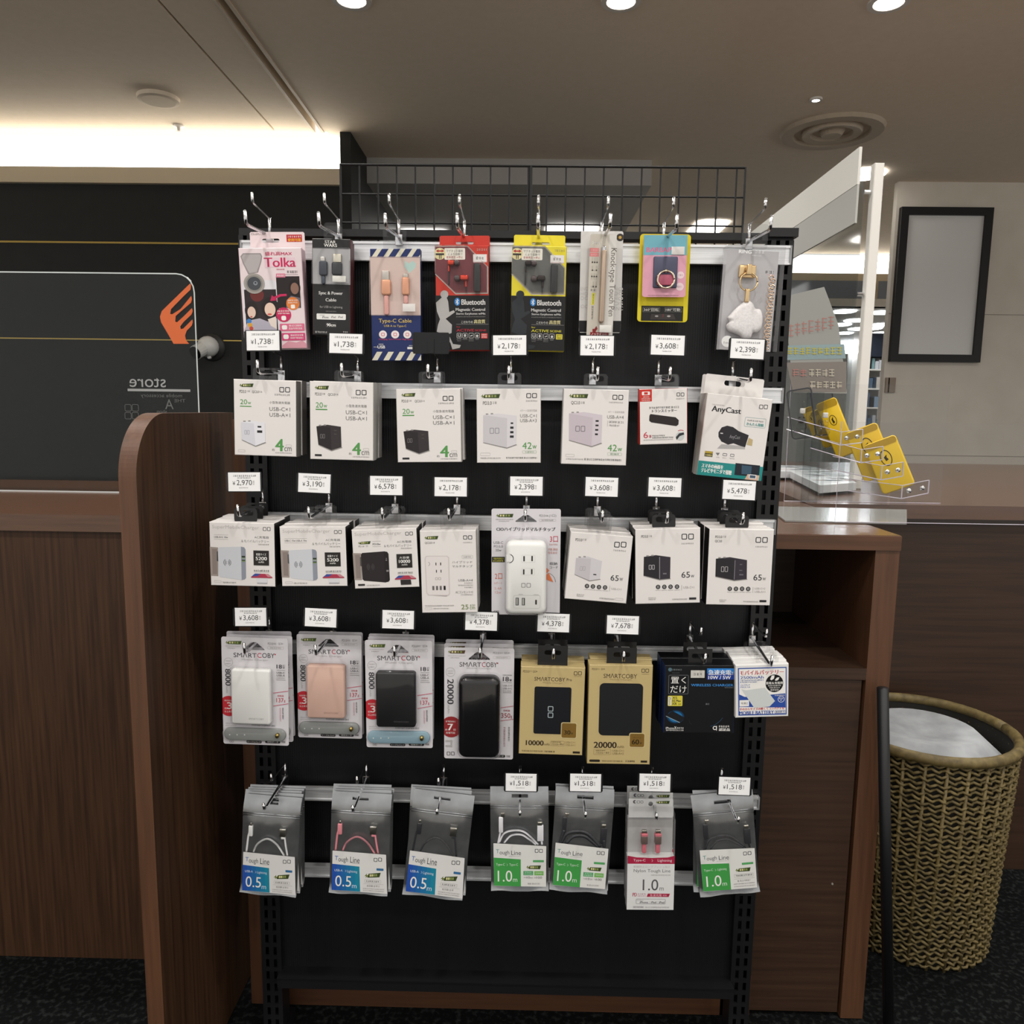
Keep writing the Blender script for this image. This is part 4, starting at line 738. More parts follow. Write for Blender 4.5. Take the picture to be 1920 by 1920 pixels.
def blue(red):
    base,inner,bud,runner,act=('c23a2e','6f3238','d5432f','b0aeac','b02838') if red else ('e2d338','63635f','2d2422','2c3034','d0c63a')
    e=[PG([(175,735),(660,735),(660,1230),(185,1230)],'18181a'),PG([(168,292),(465,292),(650,480),(650,720),(355,725),(168,545)],'b8b0a8'),PG([(172,300),(460,300),(642,484),(642,712),(358,716),(172,540)],inner),
      T('A…',548,315,570,335,'d8b8b0') if 0 else M(548,318,640,336,'d8a8a0' if red else 'c8bd70'),RR(255,312,440,415,'e8e4d8',10),C(212,362,52,'e0d4a0'),PG([(175,338),(200,322),(200,332),(228,332),(228,322),(252,338),(228,352),(228,344),(200,344),(200,352)],'b02c28'),R(175,358,250,375,'2a2422'),R(205,375,212,408,'3a3230'),R(220,375,227,408,'3a3230'),
      T('マグネット着脱',272,325,420,350,'4a4644'),T('により自動で',288,355,418,377,'4a4644'),T('音楽再生→停止',272,382,420,404,'a83030'),R(515,368,638,440,'e8e4e2'),M(540,392,612,414,GR),R(515,434,638,437,'b06a6a'),
      C(255,725,36,runner),PG([(235,750),(275,750),(290,790),(300,885),(340,868),(352,885),(298,925),(268,945),(325,1000),(322,1075),(295,1085),(335,1175),(405,1185),(395,1210),(330,1225),(312,1165),(262,1095),(190,1062),(200,1000),(218,950),(190,880),(180,800)],runner),
      C(372,792,26,'2b7cc4',36),PG([(369,765),(373,765),(373,820),(369,820)],WH),PG([(371,765),(386,780),(360,806),(357,802),(380,780),(369,770)],WH),PG([(371,820),(386,804),(360,778),(357,782),(380,804),(369,814)],WH),T('Bluetooth',410,770,622,820,'dcdad8',1),T('Magnetic Control',358,848,622,884,'c4c2c0',1),T('Stereo Earphones w/Mic',362,890,626,914,'c4c2c0',1),M(362,922,626,932,'8a8886'),T('こだわりの',408,965,512,987,'e4e2dc'),T('高音質',522,953,622,988,'d8cf9a',1),R(362,994,655,997,'8a8886'),T('for',365,1012,402,1026,act),T('ACTIVE',365,1038,522,1062,act,1),T('SCENE',532,1042,632,1060,act,1)]
    for i,x in enumerate((368,420,475,528)): e+=[O(x,1075,x+44,1122,'d0cecc',3,8)]
    e+=[T('U',380,1085,402,1112,'d0cecc',1),C(442,1098,9,'d0cecc',14),PG([(488,1100),(508,1092),(508,1100),(488,1108)],'d0cecc'),C(550,1102,10,'d0cecc',12),RR(585,1078,643,1125,'cf4040' if red else 'd8cc40',4),M(592,1086,636,1098,WH if red else INK),M(592,1106,636,1118,WH if red else INK),M(368,1130,412,1137,'9a9896'),M(420,1130,464,1137,'9a9896'),M(475,1130,520,1137,'9a9896'),M(535,1130,565,1137,'9a9896'),M(372,1144,408,1150,'9a9896'),M(475,1144,520,1150,'9a9896')]
    e+=[B('earbud',288,428,346,472,.011,bud,16,.6,.3),B('earbud_tip',345,428,392,474,.012,'4a3c3c',20,0,.5),B('ear_stem',288,472,302,525,.004,bud,6,.3,.4),B('ear_wire',290,525,300,640,.002,'1e1c1c',3),B('earbud',400,560,472,606,.011,bud,16,.6,.3),B('earbud_tip',345,562,400,612,.012,'4a3c3c',22,0,.5),B('ear_stem',442,606,458,662,.004,bud,6,.3,.4),B('ear_wire',446,662,456,712,.002,'1e1c1c',3),B('remote_control',522,455,582,712,.009,'1d1d1f',14,0,.45),WIN([(172,300),(460,300),(642,484),(642,712),(358,716),(172,540)])]
    return e,base
e,base=blue(1)
prod((1,4),'earphone_box','red and black wireless earphone box','earphones','B',b4,e,depth=.028,n=1,col=base,side='141416',flap=((190,170),(660,170)),hole=(345,224,506,249),yf=-.07)
e,base=blue(0)
prod((1,5),'earphone_box','yellow and black wireless earphone box','earphones','B',[(862,290),(1360,300),(1330,1240),(850,1230)],e,efr=b4,depth=.028,n=1,col=base,side='bfb02c',flap=((175,160),(650,160)),hole=(345,224,506,249),yf=-.07)
b6=[(1568,180),(1805,195),(1770,1110),(1535,1110)]
e=[PG([(1740,195),(1805,197),(1770,1110),(1690,1110)],'d9d6d0'),M(1585,250,1668,272,'efece6'),R(1562,308,1645,344,'dd8080'),R(1562,350,1645,384,'dd8080'),M(1575,318,1635,334,'f0c8c8'),M(1575,360,1635,376,'f0c8c8'),M(1578,392,1630,690,'b8b2a6'),PG([(1585,712),(1612,712),(1604,820),(1577,822)],'d8d246'),M(1590,722,1600,812,'55522a'),M(1580,832,1596,950,'7a766e'),T('Knock-type Touch Pen',1728,312,1795,925,'5f5a56',0,1),PG([(1590,1070),(1590,1040),(1608,1040),(1625,1012),(1635,1040),(1620,1060),(1620,1070)],'8a2426'),R(1568,1070,1735,1110,'8a2426'),T('ノック式',1578,1076,1672,1100,'e8d8d4',1),M(1678,1080,1722,1096,'e8d8d4'),
   B('touch_pen',1655,330,1700,988,.009,'bda896',20,.7,.35),B('pen_top',1668,300,1702,400,.0085,'d8d8da',12,1,.2),B('price_sticker',1650,1008,1755,1075,.0008,'e4e2dc',2,0,.6,-.006)]
prod((1,6),'touch_pen_pack','champagne touch pen in a slim pack','touch pen','B',b6,e,kind='card',cardcol='c9c2b6',hole=None,n=1,yf=-.08,penskew=1)
b6b=[(1490,160),(1868,160),(1840,1075),(1460,1075)]
e=[PG([(1462,965),(1845,965),(1840,1070),(1462,1070)],'141416'),C(1838,215,34,'3a322e'),C(1838,215,14,'c9a24a')]+[T(s_,1780,y_,1862,y_+32,'c4c1be') for s_,y_ in (('HO',660),('DC',700),('HO',745),('DS',790),('ENC',835))]+[T(s_,1480,y_,1545,y_+32,'c4c1be') for s_,y_ in (('ENC',660),('HO',705),('DC',745),('OC',820))]
prod((1,6),'accessory_card','white letter-patterned card behind the touch pen','card pack','B',b6b,e,kind='card',cardcol='d9d7d4',hole=None,n=1,yf=-.066,nohook=1)
cy=[(485,185),(940,190),(905,980),(450,975)]
e=[R(488,832,868,970,'1c1c1a'),T('360°回転',512,852,648,880,'d8d6d0'),O(502,846,658,886,'8a8880',2,2),T('180°可動',712,852,842,880,'d8d6d0'),O(702,846,858,886,'8a8880',2,2),PG([(580,905),(780,905),(800,955),(570,955)],'3a3432'),C(628,925,16,'a8a4a0',8),C(738,925,16,'a8a4a0',8),R(684,905,688,935,'8a3030')]
prod((1,7),'accessory_card','yellow rounded card behind the pink ring card','card pack','C',cy,e,kind='card',cardcol='dccb1f',hole=None,n=1,yf=-.058,nohook=1,rc=30)
cp=[(515,195),(908,195),(890,755),(497,752)]
e=[PG([(515,195),(908,195),(902,375),(509,375)],'74b2c2'),T('BARBAPAPA',540,306,880,349,'e0688e',1),C(545,555,34,'dba0b2'),C(845,555,33,'eed5da'),C(838,660,36,'eed5da'),M(825,548,866,562,'c8a0aa'),M(818,652,858,668,'c8a0aa'),M(550,735,830,743,'b88a98'),
   B('ring_plate',598,388,815,672,.003,'4e5066',14,.3,.35),B('ring_base',628,555,778,652,.005,'b2566e',10,0,.4,-.003),B('price_sticker',762,300,880,372,.0008,'dedad6',2,0,.6,-.0005)]
prod((1,7),'phone_ring_pack','pink and blue card with a phone ring','phone ring','C',cp,e,kind='card',cardcol='dfa3b5',hole=(640,240,790,272),n=1,yf=-.068,rc=22,extra='ring')
c8=[(1265,285),(1800,300),(1705,1250),(1195,1220)]
prod((1,8),'key_charm_box','clear box holding a white key charm on gold chain','key charm','C',c8,[T('RING',1370,330,1482,362,'f6f6f6',1),M(1520,335,1600,360,'f6f6f6'),M(1490,375,1570,385,'f0f0f0'),M(1610,515,1680,540,GR),R(1620,548,1690,551,'c88a8a'),C(1265,1150,52,'f2f2f0'),T('1m',1235,1150,1275,1172,GR)],kind='charm',depth=.03,n=1,tab='cleartall',yf=-.075)
bakeextra=['store','mobile accessory','A','THE','shop','CIO']
for s_ in bakeextra: TEXTS[(s_,0)]=None
PRICES={(2,1):'1,738',(2,2):'1,738',(2,3):None,(2,4):'2,178',(2,5):'2,178',(2,6):'3,608',(2,7):'2,398',(3,1):'2,970',(3,2):'3,190',(3,3):'6,578',(3,4):'2,178',(3,5):'2,398',(3,6):'3,608',(3,7):'3,608',(3,8):'5,478',
 (4,1):'3,608',(4,2):'3,608',(4,3):'3,608',(4,4):'4,378',(4,5):'4,378',(4,6):'7,678',(5,4):'1,518',(5,5):'1,518',(5,6):'1,518',(5,7):'1,518'}
for v in PRICES.values():
    if v: TEXTS[('¥',0)]=None; TEXTS[(v,0)]=None
TEXTS[('税込',0)]=None
bake_texts()

# ================================================================== HOOKS AND PRICE TAGS
ROOTX={1:[506,635,748,871,1010,1128,1244,1404],2:[528,671,820,958,1111,1234,1373],3:[493,617,741,857,987,1120,1230,1358],4:[505,625,761,906,1034,1157,1293,1410],5:[535,687,832,975,1092,1222,1352]}
ROOTY={1:447,2:704,3:951,4:1190,5:1462}
TIPS={1:[(459,396),(597,399),(722,402),(857,402),(1009,402),(1145,402),(1270,404),(1447,406)],2:[(482,677),(640,683),(802,685),(954,688),(1121,690),(1257,690),(1409,693)],
 3:[(445,948),(578,952),(716,954),(841,955),(985,957),(1130,959),(1252,961),(1394,963)],4:[(457,1207),(591,1210),(739,1213),(900,1216),(1038,1218),(1170,1223),(1323,1227),(1448,1231)],
 5:[(494,1508),(661,1512),(819,1518),(975,1521),(1098,1524),(1231,1527),(1385,1533)]}
TAGC={(2,1):(493,638.5,-1),(2,2):(648,644,1),(2,3):(808,643,0),(2,4):(956,647,-1),(2,5):(1119.6,648,0),(2,6):(1252,647,1),(2,7):(1401,654,2),
 (3,1):(458,903.5,-1),(3,2):(588.5,906,2),(3,3):(724,910.5,0),(3,4):(845,913,0),(3,5):(987,911.5,0),(3,6):(1128,913,1),(3,7):(1246.5,913.7,1),(3,8):(1385.6,919,2),
 (4,1):(470,1157,-1),(4,2):(600.5,1158.5,2),(4,3):(746,1162,1),(4,4):(902,1165,1),(4,5):(1037.5,1168,1),(4,6):(1167.6,1172,1),(5,4):(977,1467.5,0),(5,5):(1098,1468,0),(5,6):(1228,1468,0),(5,7):(1377,1474.5,1)}
ARMT={(4,7):(1315,1178),(4,8):(1438,1181),(5,1):(508,1452),(5,2):(669,1457),(5,3):(822,1460)}
SHORT={}
for p in PRODUCTS:
    if not p.get('nohook'): SHORT[p['hook']]=p['short']
HOOK={}
TAGW,TAGH=.0525,.0305
for row in range(1,6):
    for k,rx in enumerate(ROOTX[row]):
        key=(row,k+1); hp_=P(rx,ROOTY[row]+(rx-960)*.012,-.0245); x0=hp_.x; z=hp_.z if row==1 else max(hp_.z,RAILZ[row-1]+.006)
        tp=P(*TIPS[row][k],-.145); bend=Vector((tp.x+(x0-tp.x)*.06,-.139,tp.z-.018 if row<5 else tp.z-.012))
        HOOK[key]=(Vector((x0,-.0245,z)),bend)
        h=empty('display_hook',(x0,-.0245,z),'chrome display hook carrying the '+SHORT[key],'hook','chrome hooks on the rails')
        L=h.location
        q=MB(); q.box(-.006,.006,-.003,.0015,-.014,.004,CHROME,bev=.0006); q.build('rail_clip',h)
        q=MB(); pts=[Vector((0,0,0)),(bend-L)*.5,(bend-L)*.93,(bend-L)+Vector((0,-.002,.002)),(tp-L)*1.0]
        q.tube(pts,[.0026,.0026,.0026,.0026,.0026],CHROME,8); q.lathe([(.0026,0),(.0018,.0016),(.0001,.0024)],tuple(tp-L),CHROME,8); q.build('prong',h,True)
        q=MB(); q.tube([(0,0,-.004),(0,0,.028)],.0024,CHROME,8); q.build('stem',h,True)
        q=MB()
        if key in TAGC:
            cx,cy,_=TAGC[key]; tp2=P(cx,cy+15,-.113); q.tube([Vector((0,0,.027)),(tp2-L)*.5+Vector((0,0,.016)),tp2-L],.0012,CHROME,6)
        else:
            if key in ARMT: tp2=P(*ARMT[key],-.105)
            else: tp2=Vector((x0+(tp.x-x0)*.75,-.11,z+.045))
            q.tube([Vector((0,0,.027)),(tp2-L)+Vector((0,.008,-.014)),(tp2-L)+Vector((0,.002,-.012)),tp2-L],[.0012,.0014,.0022,.0022],CHROME,8)
            q.lathe([(.0022,0),(.0016,.0014),(.0001,.002)],tuple(tp2-L),CHROME,8)
        q.build('ticket_arm',h,True)
HOLDER=mat('tag_holder_black','0d0e11',.4,0,.3); CARDM=mat('tag_card_white',[.80,.80,.80],.35)
for key,(cx,cy,rl) in TAGC.items():
    c=P(cx,cy,-.118); pr=PRICES[key]
    t=empty('price_tag',(c.x,c.y,c.z-TAGH/2),('white price tag reading ¥%s above the %s'%(pr,SHORT[key])) if pr else 'blank black back of a price tag above the charger boxes','price tag','price tags on the hooks')
    t.rotation_euler=(math.radians(-3),math.radians(rl),0)
    a,b=TAGW/2,TAGH
    q=MB(); q.plate(rrect(-a-.002,-.0016,a+.002,b+.0012,.001),[],.0006,.0022,HOLDER); q.box(-a-.003,-a-.0004,-.0012,.0022,.001,b-.001,HOLDER if (key[1]+key[0])%2 else CLEAR); q.box(a+.0004,a+.003,-.0012,.0022,.001,b-.001,HOLDER); q.build('holder',t)
    q=MB(); q.box(-.004,.004,.0022,.005,.001,.012,HOLDER); q.build('clip',t)
    if pr:
        box_obj('card',(-a,a,0,.0006,0,b),CARDM,t)
        fc=Face([(0,0),(300,0),(300,170),(0,170)],TAGW,TAGH); q=MB(); two=key[0]>2 and key not in ((3,4),(3,6),(3,7),(3,8))
        draw(q,fc,[M(48,23,262,38,GR)]+([M(88,44,212,55,GR)] if two else [])+[T('¥',40,80,66,115,'4a484a'),T(pr,78,68,222,122,'4a484a'),T('税込',228,76,240,112,LG,0,1) if 0 else M(231,76,244,114,LG),M(102,134,186,143,LG)])
        q.v=[(x,y,zz+TAGH/2) for x,y,zz in q.v]; q.build('print',t)
    else:
        q=MB(); q.plate(rrect(-a-.002,-.0016,a+.002,b+.0012,.001),[],-.0006,.0006,HOLDER); q.box(-.005,.005,-.0022,-.0006,-.001,.021,HOLDER); q.build('back_plate',t)

# ================================================================== PRODUCTS
def slot_hole(x0,z0,x1,z1): return list(reversed(rrect(x0,z0,x1,z1,(z1-z0)*.45,3)))
def tri_hole(x0,z0,x1,z1):
    m_=(x0+x1)/2; a=(x1-x0)*.16
    return list(reversed([(x0,z0),(x1,z0),(x1,z0+(z1-z0)*.15),(m_+a,z1-(z1-z0)*.1),(m_+a*.6,z1),(m_-a*.6,z1),(m_-a,z1-(z1-z0)*.1),(x0,z0+(z1-z0)*.15)]))
def film_shell(poly,y,d,name,parent):
    q=MB(); k=len(poly); q.add([(p[0],y,p[1]) for p in poly]+[(p[0],y-d,p[1]) for p in poly],[tuple(k+i for i in range(k))]+[(i,(i+1)%k,k+(i+1)%k,k+i) for i in range(k)],CLEARB); return q.build(name,parent)
BUMPM={}
def bmat(c,metal,rough):
    k='solid_%s_%d_%d'%(c,metal*100,rough*100); return mat(k,[x*.85 for x in lin(c)],rough,metal,.45)
def bag_depth(u,v,seed):
    e_=math.sin(math.pi*min(max(u,0),1))**.35 if 0<u<1 else 0
    top=max(0,min(1,(v-.14)/.12)); bot=max(0,min(1,(1-v)/.07))
    wr=.0007*math.sin(u*21+seed+v*9)*math.sin(v*17+seed*2)
    return .0006+e_*top*bot*(.0058+wr)
def bag_bend(v): return .009*max(0,(.15-v)/.15)**1.5-.006*max(0,(v-.945)/.055)**1.4
def build_product(p,idx):
    row,colm=p['hook']; yf=p.get('yf',-.125); W=[P(x,y,yf) for x,y in p['cor']]
    c=sum(W,Vector())/4; rv=((W[1]-W[0])+(W[2]-W[3]))/2; dv=((W[3]-W[0])+(W[2]-W[1]))/2
    w_,h_=rv.length,dv.length; ang=(math.atan2(rv.z,rv.x)+math.atan2(dv.x,-dv.z))/2
    root=empty(p['name'],c); root.rotation_euler=(0,-ang,math.radians(p.get('yaw',0)))
    fc=Face(p['efr'],w_,h_); els=p['els']; dep=p.get('depth',.001)
    hr,hb=HOOK[p['hook']]
    def hooklocal(y):   # where the prong passes at local depth y
        wy=c.y+y; t=(wy-hr.y)/(hb.y-hr.y); pt=hr.lerp(hb,t)-c; pt=Matrix.Rotation(ang,3,'Y')@pt; return pt.x,pt.z
    flat=[e for e in els if e[0] not in ('B','SHELL','WIN')]
    kind=p['kind']
    if kind=='box':
        base=ink(p.get('col','ece8e5')); q=MB(); q.box(-w_/2,w_/2,0,dep,-h_/2,h_/2,base,ink(p.get('side','cfccc8')),bev=.0008); q.build('carton',root)
        if p.get('edge'):
            q=MB(); q.box(-w_/2-.0003,w_/2+.0003,.002,dep-.002,h_/2-.001,h_/2+.0003,ink(p['edge'])); q.build('edge_strip',root)
        tb=p.get('tab'); hx,hz=hooklocal(dep*.55); top=max(hz+.008,h_/2+.012)
        if tb in ('clear','black','cleartall'):
            ww=.019; hz=max(hz,h_/2+.006); top=max(top,hz+.006)
            if tb=='cleartall': ww=.014; top=hz+.016
            out=rrect(hx-ww,h_/2-.002,hx+ww,top,.005); hole=slot_hole(hx-.013,hz-.0045,hx+.013,hz+.0045)
            q=MB(); q.plate(out,[hole],dep*.5,dep*.5+.0006,CLEAR if tb!='black' else mat('tab_black','0c0c0d',.35)); q.build('hang_tab',root)
        elif tb in ('header','blackclip'):
            ww=.025 if tb=='header' else .02; q=MB(); hm=mat('tab_black','0c0c0d',.35)
            out=[(hx-ww,h_/2-.001),(hx+ww,h_/2-.001),(hx+ww,max(hz,h_/2)+.012),(hx-ww,max(hz,h_/2)+.012)]
            q.plate(out,[slot_hole(hx-.014,max(hz,h_/2+.005)-.004,hx+.014,max(hz,h_/2+.005)+.004)],dep*.3,dep*.3+.001,hm); q.build('hang_header',root)
        if p.get('flap'):
            a=fc.pt(p['flap'][0]); b=fc.pt(p['flap'][1]); x0,z0,x1,z1=fc.rect(*p['hole'])
            q=MB(); yb=dep-.001 if not p.get('flapels') else dep*.6
            q.plate([(a[0],h_/2-.001),(b[0],h_/2-.001),(b[0],b[1]-.002),(b[0]-.002,b[1]),(a[0]+.002,a[1]),(a[0],a[1]-.002)],[slot_hole(x0,z0,x1,z1)],yb,yb+.0007,base); q.build('hang_flap',root)
            if p.get('flapels'): q=MB(); draw(q,fc,p['flapels'],yb,False); q.build('flap_print',root)
    elif kind=='card':
        holes=[]
        if p.get('hole'):
            hh=p['hole']
            if hh[0]=='tri': holes=[tri_hole(*fc.rect(*hh[1:]))]
            else: holes=[slot_hole(*fc.rect(*hh))]
        q=MB(); q.plate(rrect(-w_/2,-h_/2,w_/2,h_/2,p.get('rc',18)*fc.sx),holes,0,.0007,ink(p['cardcol'])); q.build('backing_card',root)
        dep=.004
    elif kind=='bag':
        build_bag(p,root,fc,w_,h_,idx); dep=.002
    elif kind=='clearbox':
        build_clearbox(p,root,fc,w_,h_,dep)
    elif kind=='charm':
        build_charm(p,root,fc,w_,h_,dep,hooklocal)
    bumpmax=max([e[6]-e[11] for e in els if e[0]=='B']+[0])
    for e in els:
        if e[0]=='B':
            _,nm,x0,y0,x1,y1,d,cc,r,me,ro,yy=e; a0,b0,a1,b1=fc.rect(x0,y0,x1,y1)
            q=MB(); q.rbox(a0,b0,a1,b1,yy-.0004*(kind=='box'),d,r*fc.sx,bmat(cc,me,ro)); o=q.build(nm,root,True)
            for key in ('bump','bump2'):
                if p.get(key) and p[key][0]==nm:
                    
                    if key=='bump2':
                        for e2 in p[key][1]: q=MB(); draw(q,fc,[e2],yy-d); q.build('snap_hole',o)
                    else: q=MB(); draw(q,fc,p[key][1],yy-d); q.build('print',o)
        elif e[0]=='SHELL':
            q=MB(); a0,b0,a1,b1=fc.rect(*e[1:5]); q.rbox(a0,b0,a1,b1,-.0003,e[5],e[6]*fc.sx,CLEARB,back=False); q.build('blister',root,True)
        elif e[0]=='WIN':
            film_shell([fc.pt(pt) for pt in e[1]],-.0007,max(bumpmax+.0012,.0004),'window_film',root)
    if p.get('extra')=='ring':
        q=MB(); cc=fc.pt((705,602)); torus(q,(cc[0],-.009,cc[1]),75*fc.sx,.0017,mat('ring_gold','d9c9b2',.22,1),'y',30,8); q.tube([(cc[0],-.004,cc[1]+74*fc.sx),(cc[0],-.011,cc[1]+74*fc.sx)],.0028,MATS['ring_gold'],10); q.build('finger_ring',root,True)
    if flat and kind in ('box','card'):
        q=MB(); draw(q,fc,flat,0); q.build('print',root)
    # labels and the packs hanging behind
    n=p.get('n',1); words=['front','second','third','fourth','rearmost']
    def lab(k):
        if n==1: s='%s hanging on its hook'%p['short']
        else: s='%s, %s on its hook'%(p['short'],'front one' if k==0 else ('rear one' if k==n-1 else words[k]+' one'))
        return s
    tag(root,lab(0),p['cat'],'hanging packs of '+p['short'] if n>1 else None)
    pitch={'box':dep+.0012,'card':.022 if p['hook']==(4,4) else .0165,'bag':.0095,'clearbox':dep+.002}.get(kind,dep+.002)
    if p['hook']==(3,1) or p['hook'] in ((3,2),(3,3)): pitch=dep+.001
    avail=(-.024-yf-dep)/(max(n-1,1)); pitch=min(pitch,avail)
    sl=(hr-hb)/(hr.y-hb.y); rnd=random.Random(idx)
    kids=[ch for ch in root.children]
    for k in range(1,n):
        r=root.copy(); COL.objects.link(r); dy=k*pitch
        r.location=root.location+Vector((sl.x*dy+rnd.uniform(-.0025,.0025),dy,min(max(sl.z,-.02),.02)*dy+rnd.uniform(-.0008,.0008)))
        r.rotation_euler=(0,-ang*(.35 if kind in('bag','card') else .8)+math.radians(rnd.uniform(-1,1)),root.rotation_euler.z)
        r['label']=lab(k)
        for ch in kids:
            if ch.name.split('.')[0] in ('print','snap_button') and kind=='box' : continue
            c2=ch.copy(); COL.objects.link(c2); c2.parent=r
    return root
def build_bag(p,root,fc,w_,h_,idx):
    NU,NV=14,20; q=MB(); seed=idx*1.7
    def pos(u,v,front):
        x=(u-.5)*w_; z=(.5-v)*h_
        if v>.95: z+=.0012*math.sin(u*9+seed)
        d=bag_depth(u,v,seed) if front else -.0004*math.sin(u*7+seed)*(.3+v)
        return (x,-d+bag_bend(v),z)
    x0,z0,x1,z1=fc.rect(*p['hole']); hu=(x0/w_+.5,x1/w_+.5); hv=(.5-z1/h_,.5-z0/h_)
    def lines(n,a,b): return sorted([k/n for k in range(n+1) if min(abs(k/n-a),abs(k/n-b))>.3/n and not a<k/n<b]+[a,b])
    US,VS=lines(NU,*hu),lines(NV,*hv); n_u=len(US)
    fs=[(j*n_u+i,j*n_u+i+1,(j+1)*n_u+i+1,(j+1)*n_u+i) for j in range(len(VS)-1) for i in range(n_u-1) if not (hu[0]<(US[i]+US[i+1])/2<hu[1] and hv[0]<(VS[j]+VS[j+1])/2<hv[1])]
    q.add([pos(u,v,False) for v in VS for u in US],fs,FOIL); q.build('back_foil',root,True)
    q=MB(); q.add([pos(u,v,True) for v in VS for u in US],fs,FILM); q.build('front_film',root,True)
    q=MB()
    for vv in (.165,.185): q.tube([((u-.5)*w_*.995,-.0016,(.5-vv)*h_) for u in (0,.25,.5,.75,1)],.0011,FOIL,6)
    q.build('zip_seal',root,True)
    cb=p['cab']; cm=bmat(p['cable'],0,.5); rr=.0016*p.get('rad',1)*1.15
    def curve(pts):
        P3=[Vector((*fc.pt(a),0)) for a in pts]; out=[]
        ext=[P3[0]*2-P3[1]]+P3+[P3[-1]*2-P3[-2]]
        for i in range(1,len(ext)-2):
            for s in range(6):
                t=s/6; a,b,c,d=ext[i-1],ext[i],ext[i+1],ext[i+2]
                v=.5*((2*b)+(c-a)*t+(2*a-5*b+4*c-d)*t*t+(3*b-a-3*c+d)*t**3); out.append((v.x,-.0042,v.y))
        out.append((P3[-1].x,-.0042,P3[-1].y)); return out
    q=MB()
    for key in ('arch','arch2','loop','right'):
        if key in cb: q.tube(curve(cb[key]),rr,cm,8)
    q.build('cable',root,True)
    steel=mat('plug_steel','c9c4b8',.3,1)
    a0,b0,a1,b1=fc.rect(*cb['plug'][0]); q=MB(); q.rbox(a0+.001,b0,a1-.001,b1,-.0012,.005,.002,cm); q.build('cable_plug',root,True)
    a0,b0,a1,b1=fc.rect(*cb['plug'][1]); q=MB(); q.rbox(a0+.001,b0,a1-.001,b1,-.0022,.003,.001,steel); q.build('plug_tip',root,True)
    a0,b0,a1,b1=fc.rect(*cb['usb'][0]); q=MB(); q.rbox(a0,b0,a1,b1,-.0012,.0054,.0012,cm if 'arch2' in cb else steel); q.build('cable_plug' if 'arch2' in cb else 'plug_tip',root,True)
    a0,b0,a1,b1=fc.rect(*cb['usb'][1]); q=MB(); q.rbox(a0,b0,a1,b1,-.0018,.0044,.001,steel if 'arch2' in cb else cm); q.build('plug_tip' if 'arch2' in cb else 'cable_plug',root,True)
    q=MB(); draw(q,fc,p['els'],-.0072); q.build('label_card',root)
def build_clearbox(p,root,fc,w_,h_,dep):
    split=.5*h_-h_*(905-565)/(1372-565)
    q=MB(); m=CLEAR
    q.add([(-w_/2,0,split),(w_/2,0,split),(w_/2,0,h_/2),(-w_/2,0,h_/2),(-w_/2,dep,split),(w_/2,dep,split),(w_/2,dep,h_/2),(-w_/2,dep,h_/2)],[(0,1,2,3),(1,5,6,2),(4,0,3,7),(3,2,6,7)],m); q.build('clear_cover',root)
    box_obj('inner_card',(-w_/2+.0008,w_/2-.0008,dep-.0012,dep-.0004,split,h_/2-.001),ink('bdbcbb'),root)
    q=MB(); q.box(-w_/2,w_/2,0,dep,-h_/2,split,ink('e4e4e3'),ink('9b9b9b'),bev=.0006); q.build('sleeve',root)
    q=MB(); draw(q,fc,p['els'],0); q.build('print',root)
    for cxp in (720,845):
        x,zt=fc.pt((cxp,675)); zb=fc.pt((cxp,880))[1]; s=fc.sx
        q=MB(); q.rbox(x-22*s,fc.pt((cxp,705))[1],x+22*s,zt,dep*.5,.004,.001,mat('plug_steel','c9c4b8',.3,1)); q.build('plug_tip',root,True)
        q=MB(); q.rbox(x-29*s,fc.pt((cxp,795))[1],x+29*s,fc.pt((cxp,722))[1],dep*.55,.007,.0012,bmat('8a7570',.4,.4)); q.rbox(x-29*s,fc.pt((cxp,728))[1],x+29*s,fc.pt((cxp,704))[1],dep*.55,.0068,.0012,bmat('dd7683',0,.5)); q.build('cable_plug',root,True)
        q=MB(); q.rbox(x-20*s,zb,x+20*s,fc.pt((cxp,795))[1],dep*.55,.0055,.0025,bmat('dd7683',0,.7)); q.build('cable_cord',root,True)
    a=fc.pt(p['header'][0]); b=fc.pt(p['header'][1]); hx,hz=fc.pt(p['hole'][:2])
    q=MB(); q.plate([(a[0],h_/2-.001),(b[0],h_/2-.001),(b[0],a[1]),(a[0],a[1])],[list(reversed(circ(hx,hz,.0042,n=14)))],dep*.5,dep*.5+.0006,ink('d3d3d2')); q.build('hang_header',root)
    q=MB(); draw(q,fc,[C(632,430,15,'5f5d60'),C(640,430,8,'d3d3d2'),T('CIO',652,418,712,444,'5f5d60',0),BD(828,420,957,446),R(585,470,985,560,'c6c6c6')],dep*.5,False); q.build('header_print',root)
